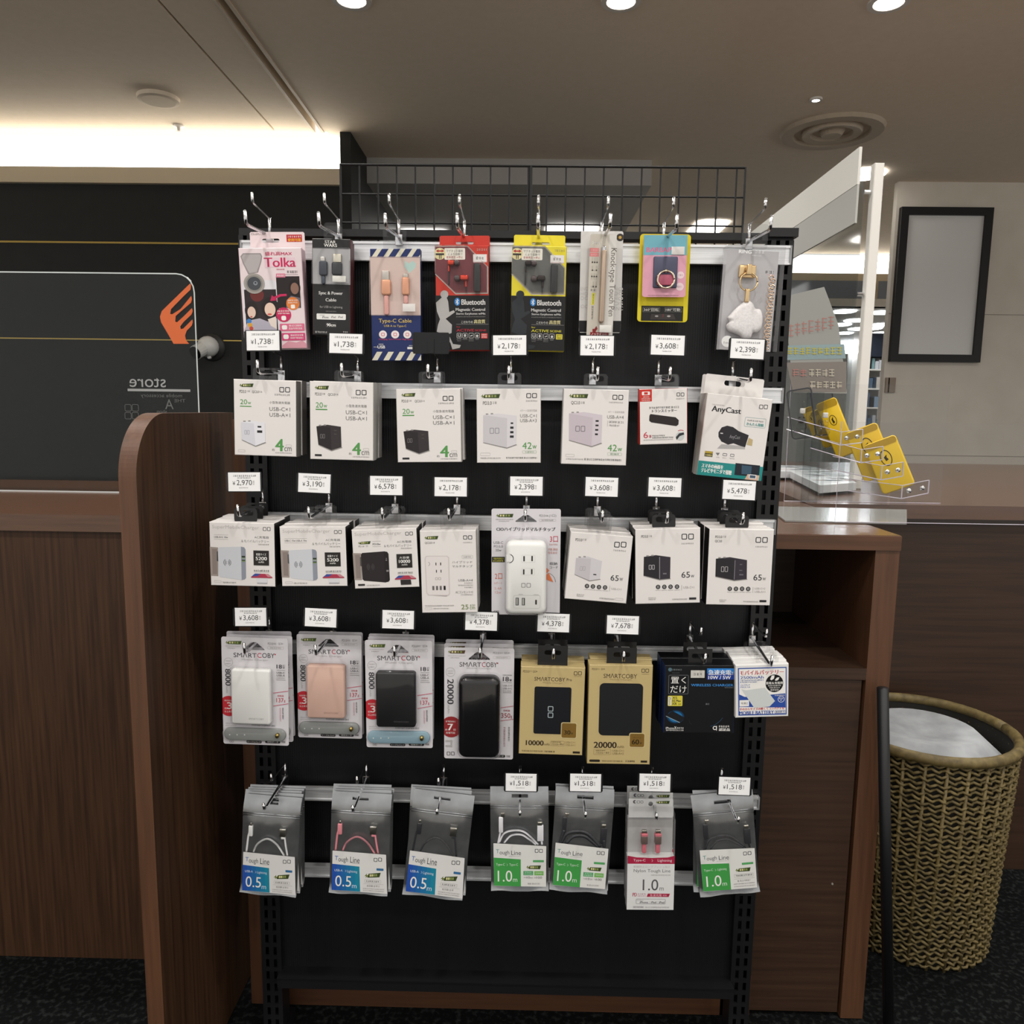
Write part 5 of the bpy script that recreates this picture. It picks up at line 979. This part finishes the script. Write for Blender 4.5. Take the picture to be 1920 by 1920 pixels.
def build_charm(p,root,fc,w_,h_,dep,hooklocal):
    q=MB(); q.box(-w_/2,w_/2,-.001,dep,-h_/2,h_/2,CLEAR,CLEAR,bev=.001); q.build('clear_case',root)
    box_obj('backing_card',(-w_/2+.002,w_/2-.002,dep-.003,dep-.002,-h_/2+.002,h_/2-.002),ink('c9c7ca'),root)
    q=MB(); draw(q,fc,p['els'],-.001); q.build('print',root)
    gold=mat('charm_gold','e2c391',.22,1); s=fc.sx
    a0,b0,a1,b1=fc.rect(1405,440,1558,558); q=MB(); q.rbox(a0,b0,a1,b1,dep*.8,.004,.002,gold); q.build('gold_plate',root,True)
    c_=fc.pt((1482,600)); q=MB(); torus(q,(c_[0],dep*.5,c_[1]),80*s,.0013,gold,'y',30,8); q.build('key_ring',root,True)
    q=MB(); m0=fc.pt((1482,490)); q.rbox(m0[0]-.004,m0[1]-.009,m0[0]+.004,m0[1]+.008,dep*.45,.005,.002,gold); m0=fc.pt((1465,720)); q.rbox(m0[0]-.0035,m0[1]-.012,m0[0]+.0035,m0[1]+.01,dep*.5,.005,.002,gold); q.build('swivel_clasp',root,True)
    lea=noise_mat('charm_white','dcd8d8','efecec',(1,1,1),300,2,.55,.08)
    ctrl=[(1475,765),(1520,790),(1545,840),(1590,850),(1612,920),(1600,1020),(1560,1062),(1520,1068),(1495,1118),(1440,1124),(1405,1090),(1360,1068),(1300,1042),(1285,990),(1312,958),(1292,925),(1322,890),(1362,845),(1410,805)]
    C2=[Vector((*fc.pt(a),0)) for a in ctrl]; P2=[]; nn=len(C2)
    for i in range(nn):
        a,b,c,d=C2[i-1],C2[i],C2[(i+1)%nn],C2[(i+2)%nn]
        for s_ in range(4):
            t=s_/4; v=.5*((2*b)+(c-a)*t+(2*a-5*b+4*c-d)*t*t+(3*b-a-3*c+d)*t**3); P2.append((v.x,v.y))
    cx=sum(a[0] for a in P2)/len(P2); cz=sum(a[1] for a in P2)/len(P2)
    k=len(P2); lay=[(dep*.75,.97),(dep*.65,1.0),(dep*.5,.98),(dep*.4,.9),(dep*.35,.7)]
    vs=[(cx+(a[0]-cx)*f,y,cz+(a[1]-cz)*f) for y,f in lay for a in P2]
    q=MB(); q.add(vs,[(g*k+i,g*k+(i+1)%k,(g+1)*k+(i+1)%k,(g+1)*k+i) for g in range(4) for i in range(k)]+[tuple(4*k+i for i in range(k)),tuple(range(k-1,-1,-1))],lea); q.build('padded_charm',root,True)
    q=MB()
    for i in range(24):
        t=i/23; cc=fc.pt((1692-66*t,565+640*t)); torus(q,(cc[0]+(.0015 if i%2 else -.0015),dep*.35,cc[1]),.0034,.0011,mat('chain_rose','d0b49c',.25,1),'y',10,6)
    q.build('chain',root,True)
    hx,hz=hooklocal(dep*.5)
    q=MB(); q.plate(rrect(hx-.021,h_/2-.002,hx+.021,max(hz,h_/2)+.022,.004),[slot_hole(hx-.012,max(hz,h_/2+.006)-.004,hx+.012,max(hz,h_/2+.006)+.004)],dep*.5,dep*.5+.0006,CLEAR); q.build('hang_tab',root)
for i,p in enumerate(PRODUCTS): build_product(p,i)

# ================================================================== LEFT BACKGROUND
ya=.6; zt=P(300,512,ya).z; xr=P(368,600,ya).x
t=empty('acrylic_screen',(xr-.4,ya,1.0),'clear acrylic counter screen with an orange wing emblem','acrylic screen')
q=MB(); q.plate(rrect(-.75,0,.4,zt-1.0,.045),[],-.002,.002,ACRYL); q.build('acrylic_sheet',t)
q=MB(); o_=rrect(-.75,0,.4,zt-1.0,.045); i_=rrect(-.747,.003,.397,zt-1.003,.042); k=len(o_)
q.add([(p_[0],-.0022,p_[1]) for p_ in o_+i_],[(a,(a+1)%k,k+(a+1)%k,k+a) for a in range(k)],mat('acrylic_edge','c9cfcf',.2)); q.build('polished_edge',t)
def leftpt(px,py):
    p_=P(px,py,ya); return (p_.x-t.location.x,p_.z-1.0)
def cz(x,y): return leftpt(230+x/3.84,400+y/3.84)
OG=mat('emblem_orange','d0622a',.45)
wing=[[(490,505),(495,520),(492,550),(440,600),(352,690),(345,725),(360,728),(420,690),(497,595),(502,620),(495,645),(430,700),(385,740),(382,780),(395,785),(440,745),(502,683),(508,705),(498,730),(440,785),(418,815),(422,835),(440,830),(505,765),(508,785),(500,810),(465,845),(452,880),(460,915),(482,940),(370,940),(330,870),(280,785),(272,745),(285,705),(310,680)]]
q=MB()
for wp in wing:
    pts=[cz(*a) for a in wp]; tri=tessellate_polygon([[Vector((a[0],a[1],0)) for a in pts]])
    q.add([(a[0],-.0026,a[1]) for a in pts],[tuple(x) for x in tri],OG)
tag(q.build('wing_emblem',t),'orange wing emblem')
q=MB(); LETG=mat('lettering_grey','9a9c9c',.5)  # grey lettering, mostly mirrored, laid flat on the acrylic sheet
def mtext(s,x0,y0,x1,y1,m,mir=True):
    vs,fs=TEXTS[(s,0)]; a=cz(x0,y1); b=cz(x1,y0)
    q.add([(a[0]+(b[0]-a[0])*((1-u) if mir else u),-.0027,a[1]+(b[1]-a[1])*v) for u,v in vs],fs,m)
mtext('store',55,1185,312,1250,LETG); 
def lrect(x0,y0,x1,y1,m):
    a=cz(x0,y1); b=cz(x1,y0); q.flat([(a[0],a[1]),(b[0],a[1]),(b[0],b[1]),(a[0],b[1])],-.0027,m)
lrect(40,1268,490,1280,LETG); mtext('mobile accessory',135,1300,430,1330,mat('lettering_dim','5c5e5e',.5)); mtext('A',310,1340,368,1410,MATS['lettering_dim'],False); mtext('THE',375,1338,455,1360,MATS['lettering_dim']); mtext('shop',250,1415,320,1445,MATS['lettering_dim'])
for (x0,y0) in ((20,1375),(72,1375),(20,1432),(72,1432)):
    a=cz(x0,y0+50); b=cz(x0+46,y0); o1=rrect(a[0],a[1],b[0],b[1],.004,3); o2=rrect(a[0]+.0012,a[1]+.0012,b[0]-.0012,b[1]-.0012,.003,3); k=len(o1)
    q.add([(c_[0],-.0027,c_[1]) for c_ in o1+o2],[(g_,(g_+1)%k,k+(g_+1)%k,k+g_) for g_ in range(k)],MATS['lettering_dim'])
q.build('sheet_lettering',t)
# small wall camera
p_=P(390,650,YB-.06)
t=empty('security_camera',(p_.x,YB,p_.z),'white round security camera on the charcoal wall','camera')
q=MB(); q.lathe([(.001,-.02),(.075,-.02),(.08,0)],(0,0,0),mat('cam_base','2a2a2a',.5),20,'y'); q.build('base_plate',t,True)
q=MB(); pr=[(.06*math.sin(a*math.pi/12),-.06-.06*math.cos(a*math.pi/12)) for a in range(0,13)]; q.lathe(pr,(0,-.0,0),mat('cam_white','d9d9d5',.35),20,'y'); q.build('ball_body',t,True)
q=MB(); q.tube([(-.015,-.09,-.012),(-.04,-.14,-.04)],.04,mat('cam_white','d9d9d5',.35),16); q.build('lens_barrel',t); q=MB(); q.tube([(-.0398,-.1396,-.0398),(-.0425,-.145,-.0428)],.037,mat('cam_lens','050506',.1),16); q.build('lens',t)
q=MB(); q.rbox(.0,-.07,.02,-.05,-.06,.02,.008,mat('cam_white','d9d9d5',.35)); q.build('lock_knob',t,True)

# ================================================================== RIGHT BACKGROUND
yp=1.0; zc=1.0
pt=P(1646,308,yp)
t=empty('screen_post',(pt.x,yp,zc),'white square post with steel bolts on the rear counter','post')
box_obj('post_body',(-.014,.014,-.014,.014,0,pt.z-zc),WHITEP,t,.002)
for py in (360,552):
    z=P(1625,py,yp).z-zc; q=MB(); q.tube([(-.014,0,z),(-.034,0,z)],.006,CHROME,10); q.build('bolt',t)
q=MB(); x_=pt.x-.036
q.box(x_-.002,x_+.002,yp+.0,3.0,1.0,1.93,ACRYL); tag(q.build('acrylic_screen'),'clear acrylic sheet bolted to the white post','acrylic screen')
xb=P(1610,340,yp).x
t=empty('hanging_board',(xb,yp,1.78),'white board with a grey lower half above the rear counter','sign board')
z0,z1,z2=P(1600,418,yp).z-1.78,P(1608,345,yp).z-1.78,P(1612,275,yp).z-1.78
box_obj('upper_panel',(-.004,.004,0,2.2,z1,z2),mat('board_white','cfcdc6',.5),t); box_obj('lower_panel',(-.003,.003,.0,2.2,z0,z1),mat('board_grey','a9a8a3',.4),t)
# exit sign far behind
p_=P(1588,355,4.8); t=empty('exit_sign',(p_.x,4.8,p_.z),'small green exit sign hanging under the ceiling','sign')
GE=mat('exit_green',(.12,.6,.35),.5,0,.5,1.0)
box_obj('sign_body',(-.1,.1,0,.03,-.08,.08),GE,t); q=MB(); q.flat([(-.03,-.06),(.0,-.02),(.04,-.05),(.02,0),(.05,.03),(.01,.05),(-.02,.02),(-.05,0)],-.001,mat('exit_white',(.9,1,.95),.5,0,.5,1.5)); q.build('running_figure',t); q=MB(); q.tube([(0,.015,.08),(0,.015,CEIL-p_.z)],.006,WHITEP,6); q.build('hanger_rod',t)
# grey tilted sign sheet
Y=.62
c_=[P(1470,556,Y),P(1545,538,Y),P(1572,610,Y),P(1588,738,Y),P(1487,736,Y)]
t=empty('display_sign',(c_[4].x,Y,c_[4].z),'curved grey translucent sign with faded mirrored print','sign')
q=MB(); poly=[(a.x-c_[4].x,a.z-c_[4].z) for a in c_]; q.plate(poly,[],-.0015,.0015,mat('sign_grey','8f908b',.35)); q.build('sign_sheet',t)
def dsp(px,py): p_=P(px,py,Y-.002); return (p_.x-c_[4].x,p_.z-c_[4].z)
q=MB()
QY=[-.0018]
def quad(a,b,c,d,m):
    QY[0]-=.00004; q.flat([dsp(*a),dsp(*b),dsp(*c),dsp(*d)],QY[0],m)
quad((1474,648),(1583,645),(1586,672),(1474,675),mat('sign_blue','84999c',.4))
quad((1475,680),(1587,678),(1587,735),(1487,735),mat('sign_dark','77706a',.4))
rn=random.Random(11)
def glyphs(x0,y0,x1,y1,n,m,sl=0):
    for i in range(n):
        gx=x0+(x1-x0)*i/n; gw=(x1-x0)/n*.78; gy=y0+sl*i
        for k in range(3):
            yy=gy+(y1-y0)*(k+rn.uniform(0,.6))/3; quad((gx,yy+1.6),(gx+gw,yy+1.6),(gx+gw,yy),(gx,yy),m)
        xx=gx+gw*rn.uniform(.1,.7); quad((xx,gy+(y1-y0)),(xx+1.6,gy+(y1-y0)),(xx+1.6,gy),(xx,gy),m)
glyphs(1478,608,1566,632,7,mat('sign_red','a37068',.5),-2.5); glyphs(1476,651,1580,665,9,mat('sign_yellow','b0a63c',.5))
glyphs(1486,692,1514,706,2,MATS['sign_red']); glyphs(1516,692,1566,706,4,mat('sign_cream','b3ab9a',.5)); glyphs(1518,715,1580,728,5,MATS['sign_cream'])
q.build('sign_print',t)
q=MB(); b0=dsp(1530,738); q.box(b0[0]-.02,b0[0]+.02,-.004,.004,1.0-c_[4].z,.002,ACRYL); q.build('sign_stand',t)
# stepped acrylic case display
Y0=.5
YEL=mat('case_yellow','d9b417',.35); YELC=mat('case_yellow_dark','a8860f',.35)
RISE=[]
yc=[ # centre px, width px, height px, lean px, depth
 (1593,798,22,105,26,.60,'front'),(1560,800,14,70,24,.66,'b'),(1655,845,34,95,32,.50,'c'),(1690,868,34,95,30,.46,'d'),(1538,790,12,58,18,.72,'e')]
ylab={'front':'tall yellow phone case standing on the upper acrylic tier','b':'yellow phone case seen through the clear hangers','c':'yellow phone case with black oval emblem on the middle tier','d':'yellow phone case on the lowest tier by the pale wall','e':'yellow phone case peeping out behind the clear phone case'}
for (px,py,wpx,hpx,lean,Yc,kk) in yc:
    p_=P(px,py,Yc); s=(Yc+CAMD)/F; wd=wpx*s*1.7; hh=hpx*s*1.05
    t=empty('phone_case',(p_.x,Yc,p_.z-hh/2),ylab[kk],'phone case','yellow phone cases'); t.rotation_euler=(0,math.radians(-24),math.radians(-28)); RISE.append((p_.x,Yc,p_.z-hh/2))
    q=MB(); q.rbox(-wd/2,0,wd/2,hh,.004,.008,.009,YEL); q.build('case_shell',t,True)
    q=MB(); q.flat(rrect(-wd*.48,hh*.86,wd*.48,hh*.985,.006),-.0045,YELC); q.build('header_band',t)
    q=MB(); oo=circ(0,hh*.64,wd*.17,wd*.27); ii=circ(0,hh*.64,wd*.145,wd*.24); k=len(oo)
    q.add([(a[0],-.0046,a[1]) for a in oo+ii],[(g_,(g_+1)%k,k+(g_+1)%k,k+g_) for g_ in range(k)],ink('2a2410')); q.flat([(-wd*.03,hh*.58),(wd*.06,hh*.6),(wd*.02,hh*.65),(wd*.05,hh*.7),(-wd*.06,hh*.66)],-.0046,ink('2a2410')); q.build('oval_emblem',t)
for (px,py,wpx,hpx,Yc,lb) in ((1512,775,28,92,.58,'clear phone case with black rim beside the clear hangers'),(1553,770,24,90,.64,'clear phone case with black rim behind the clear hangers')):
    p_=P(px,py,Yc); s=(Yc+CAMD)/F; wd=wpx*s*1.6; hh=hpx*s
    t=empty('phone_case',(p_.x,Yc,p_.z-hh/2),lb,'phone case'); t.rotation_euler=(0,math.radians(-10),math.radians(-25)); RISE.append((p_.x,Yc,p_.z-hh/2))
    q=MB(); q.plate(rrect(-wd/2,0,wd/2,hh,.01),[],-.0005,.0005,ACRYL); q.build('clear_back',t)
    q=MB(); q.plate(rrect(-wd/2,0,wd/2,hh,.01),[list(reversed(rrect(-wd/2+.003,.003,wd/2-.003,hh-.003,.008)))],-.004,.004,mat('case_rim','3c3e42',.4)); q.build('rim',t)
# clear hangers (round body with two small ears)
for px,py,lb in ((1502,800,'clear round hanger beside the perforated upright'),(1545,808,'clear round hanger before the yellow cases')):
    p_=P(px,py,.45); t=empty('clear_hanger',(p_.x,.45,p_.z),lb,'hanger')
    q=MB(); pr=[(.0135*math.sin(a*math.pi/10),.0135*-math.cos(a*math.pi/10)) for a in range(11)]; q.lathe([(max(r_,.0001),h_) for r_,h_ in pr],(0,0,0),CLEAR,16); q.build('body',t,True)
    q=MB(); pr=[(.009*math.sin(a*math.pi/10),.016+.009*-math.cos(a*math.pi/10)) for a in range(11)]; q.lathe([(max(r_,.0001),h_) for r_,h_ in pr],(0,0,0),CLEAR,14)
    for sx in (-1,1): q.tube([(sx*.006,0,.02),(sx*.01,0,.032)],[.004,.001],CLEAR,8)
    q.build('head',t,True); q=MB(); q.rbox(-.005,.03,.005,.042,0,.008,.002,ink('dcdad6')); q.tube([(0,-.004,.042),(0,-.004,.06)],.0025,CLEAR,8); q.build('clip',t,True)
# tiers
t=empty('acrylic_case_stand',(.8,Y0,1.0),'stepped clear acrylic stand with steel bolts holding phone cases','display stand')
tiers=[((1475,805),(1576,835),(1616,830),.44,26),((1520,840),(1614,868),(1654,862),.38,26),((1560,880),(1652,900),(1692,893),.32,28),((1590,920),(1690,935),(1740,925),.28,26)]
EDGE=mat('acrylic_edge_light','bfb8c4',.2)
for x_,y_,z_ in RISE:
    q=MB(); zz=max(z_-1.004,.01); q.add([(x_-.82,y_-Y0,.004),(x_-.78,y_-Y0,.004),(x_-.78,y_-Y0,zz),(x_-.82,y_-Y0,zz)],[(0,1,2,3)],ACRYL); q.build('riser',t)
for i,(a,b,c,Yt,hp) in enumerate(tiers):
    A=P(a[0],a[1],Yt+.18); Bb=P(b[0],b[1],Yt); Cc=P(c[0],c[1],Yt+.0); hz=hp*(Yt+CAMD)/F*.95
    o=t.location
    q=MB()
    for (u,v) in ((A,Bb),(Bb,Cc)):
        d=(v-u); 
        q.add([u-o,v-o,v-o+Vector((0,0,hz)),u-o+Vector((0,0,hz))],[(0,1,2,3)],ACRYL)
    q.build('tier_panel',t)
    q=MB(); Aq=[A-o,Bb-o,Cc-o]
    q.tube(Aq,.0012,EDGE,5); q.tube([Bb-o,Bb-o+Vector((0,0,hz))],.0012,EDGE,5); q.tube([Cc-o,Cc-o+Vector((0,0,hz))],.0014,EDGE,5); q.tube([v+Vector((0,0,hz)) for v in Aq],.0008,EDGE,5); q.build('tier_edges',t)
    for f_ in (.25,.75):
        u=Bb.lerp(Cc,f_)-o+Vector((0,-.001,hz*.5)); q=MB(); q.lathe([(.0055,0),(.0045,-.004),(.0001,-.006)],tuple(u),CHROME,12,'y'); q.build('bolt',t,True)
q=MB(); L0=P(1572,800,.22)-t.location; b0=PZ(1565,983,1.0)-t.location
q.add([(b0.x,b0.y,.0045),(b0.x+.5,b0.y,.0045),(b0.x+.5,b0.y,.21),(b0.x,b0.y,.21)],[(0,1,2,3)],CLEAR); q.build('front_sheet',t)
q=MB(); q.tube([(b0.x,b0.y,.21),(b0.x,b0.y,.005),(b0.x+.5,b0.y,.005)],.0009,EDGE,5); q.build('front_edge',t)
b1=PZ(1470,940,1.0)-t.location
q=MB(); q.add([(b1.x,b1.y,.0005),(b1.x+.4,b1.y,.0005),(b1.x+.4,b1.y,.3),(b1.x,b1.y,.3)],[(0,1,2,3)],CLEAR); q.build('rear_sheet',t)
q=MB(); q.tube([(b1.x,b1.y,.3),(b1.x,b1.y,.001),(b1.x+.4,b1.y,.001)],.0009,EDGE,5); q.build('rear_edge',t)
# white price boards lying on the rear counter
for lb,pts,zz in (('white flat price board lying on the rear counter',[(1482,884),(1575,886),(1606,905),(1538,910)],1.03),('second white price board nearer the rack on the rear counter',[(1450,872),(1512,873),(1560,883),(1455,884)],1.03)):
    A=[PZ(x_,y_,zz) for x_,y_ in pts]; c0=sum(A,Vector())/4; t=empty('price_board',(c0.x,c0.y,1.0),lb,'board'); k=4
    q=MB(); q.add([(a.x-c0.x,a.y-c0.y,.03) for a in A]+[(a.x-c0.x,a.y-c0.y,.008) for a in A],[(0,1,2,3),(7,6,5,4)]+[(i,(i+1)%k,k+(i+1)%k,k+i) for i in range(k)],mat('board_sheet','d6d8da',.3)); q.build('board',t)
    q=MB(); rn=random.Random(5)
    for i in range(26):
        u,v=rn.uniform(.08,.85),rn.uniform(.1,.85); p0=A[0].lerp(A[1],u).lerp(A[3].lerp(A[2],u),v)-c0; q.add([(p0.x,p0.y,.0304),(p0.x+.05,p0.y,.0304),(p0.x+.05,p0.y+.012,.0304),(p0.x,p0.y+.012,.0304)],[(0,1,2,3)],ink(rn.choice(['8f9498','b8bcc0','c8a0a0','7f8f98'])))
    q.build('board_print',t)
    q=MB(); 
    for a in A: q.tube([((a.x-c0.x)*.85,(a.y-c0.y)*.85,0),((a.x-c0.x)*.85,(a.y-c0.y)*.85,.008)],.008,mat('foot_grey','8a8a88',.5),8)
    q.build('rubber_feet',t)
# ---------------------------------------------------------------- lower right: wicker chair and black pole
t=empty('stand_pole',(P(1668,1915,.05).x,.05,0),'slim black pole standing beside the wicker basket','pole')
q=MB(); top=P(1655,1290,.05); q.tube([(0,0,.0),(top.x-t.location.x,0,top.z)],.0105,BLACKMETAL,12); q.build('pole_shaft',t,True)
q=MB(); q.lathe([(.02,0),(.02,.01),(.011,.016)],(0,0,0),BLACKMETAL,14); q.build('foot_cap',t,True)
bc=Vector((.97,.385,0)); t=empty('wicker_basket',bc,'tall woven wicker basket behind the black pole','basket')
WK=noise_mat('wicker_tan','4e4225','70613a',(1,1,1),60,2,.6,.2); WD=mat('wicker_dark','17140e',.8)
q=MB(); N=90; rb,rt=.165,.19; Hh=.5
q.lathe([(rb-.006,0),(rt-.006,Hh)],(0,0,0),WD,36); q.build('liner',t,True)
q=MB()
for j in range(44):
    z=.01+j*Hh/44; r0=rb+(rt-rb)*z/Hh
    pts=[]
    for i in range(N*2+1):
        a=math.pi*i/N; rr=r0+.004*math.cos(a*N/2+(math.pi/2)*(j%2)*2+j*.8); pts.append((rr*math.cos(a),rr*math.sin(a),z+.003*math.sin(a*N/2+j*.8)))
    q.tube(pts,.0034,WK,5,False)
tag(q.build('weave',t,True),kind='stuff')
q=MB()
for i in range(28):
    a=2*math.pi*i/28; q.tube([(rb*math.cos(a),rb*math.sin(a),0),(rt*math.cos(a),rt*math.sin(a),Hh)],.004,WK,5)
q.build('stakes',t,True)
q=MB(); torus(q,(0,0,Hh),rt,.012,WK,'z',40,8); q.build('rim',t,True)
q=MB(); q.lathe([(.0001,Hh-.02),(rt*.6,Hh-.0),(rt-.02,Hh-.05)],(0,0,0),noise_mat('cloth_grey','8d9093','a7aaad',(1,1,1),20,3,.9,.3),28); q.build('cloth_liner',t,True)
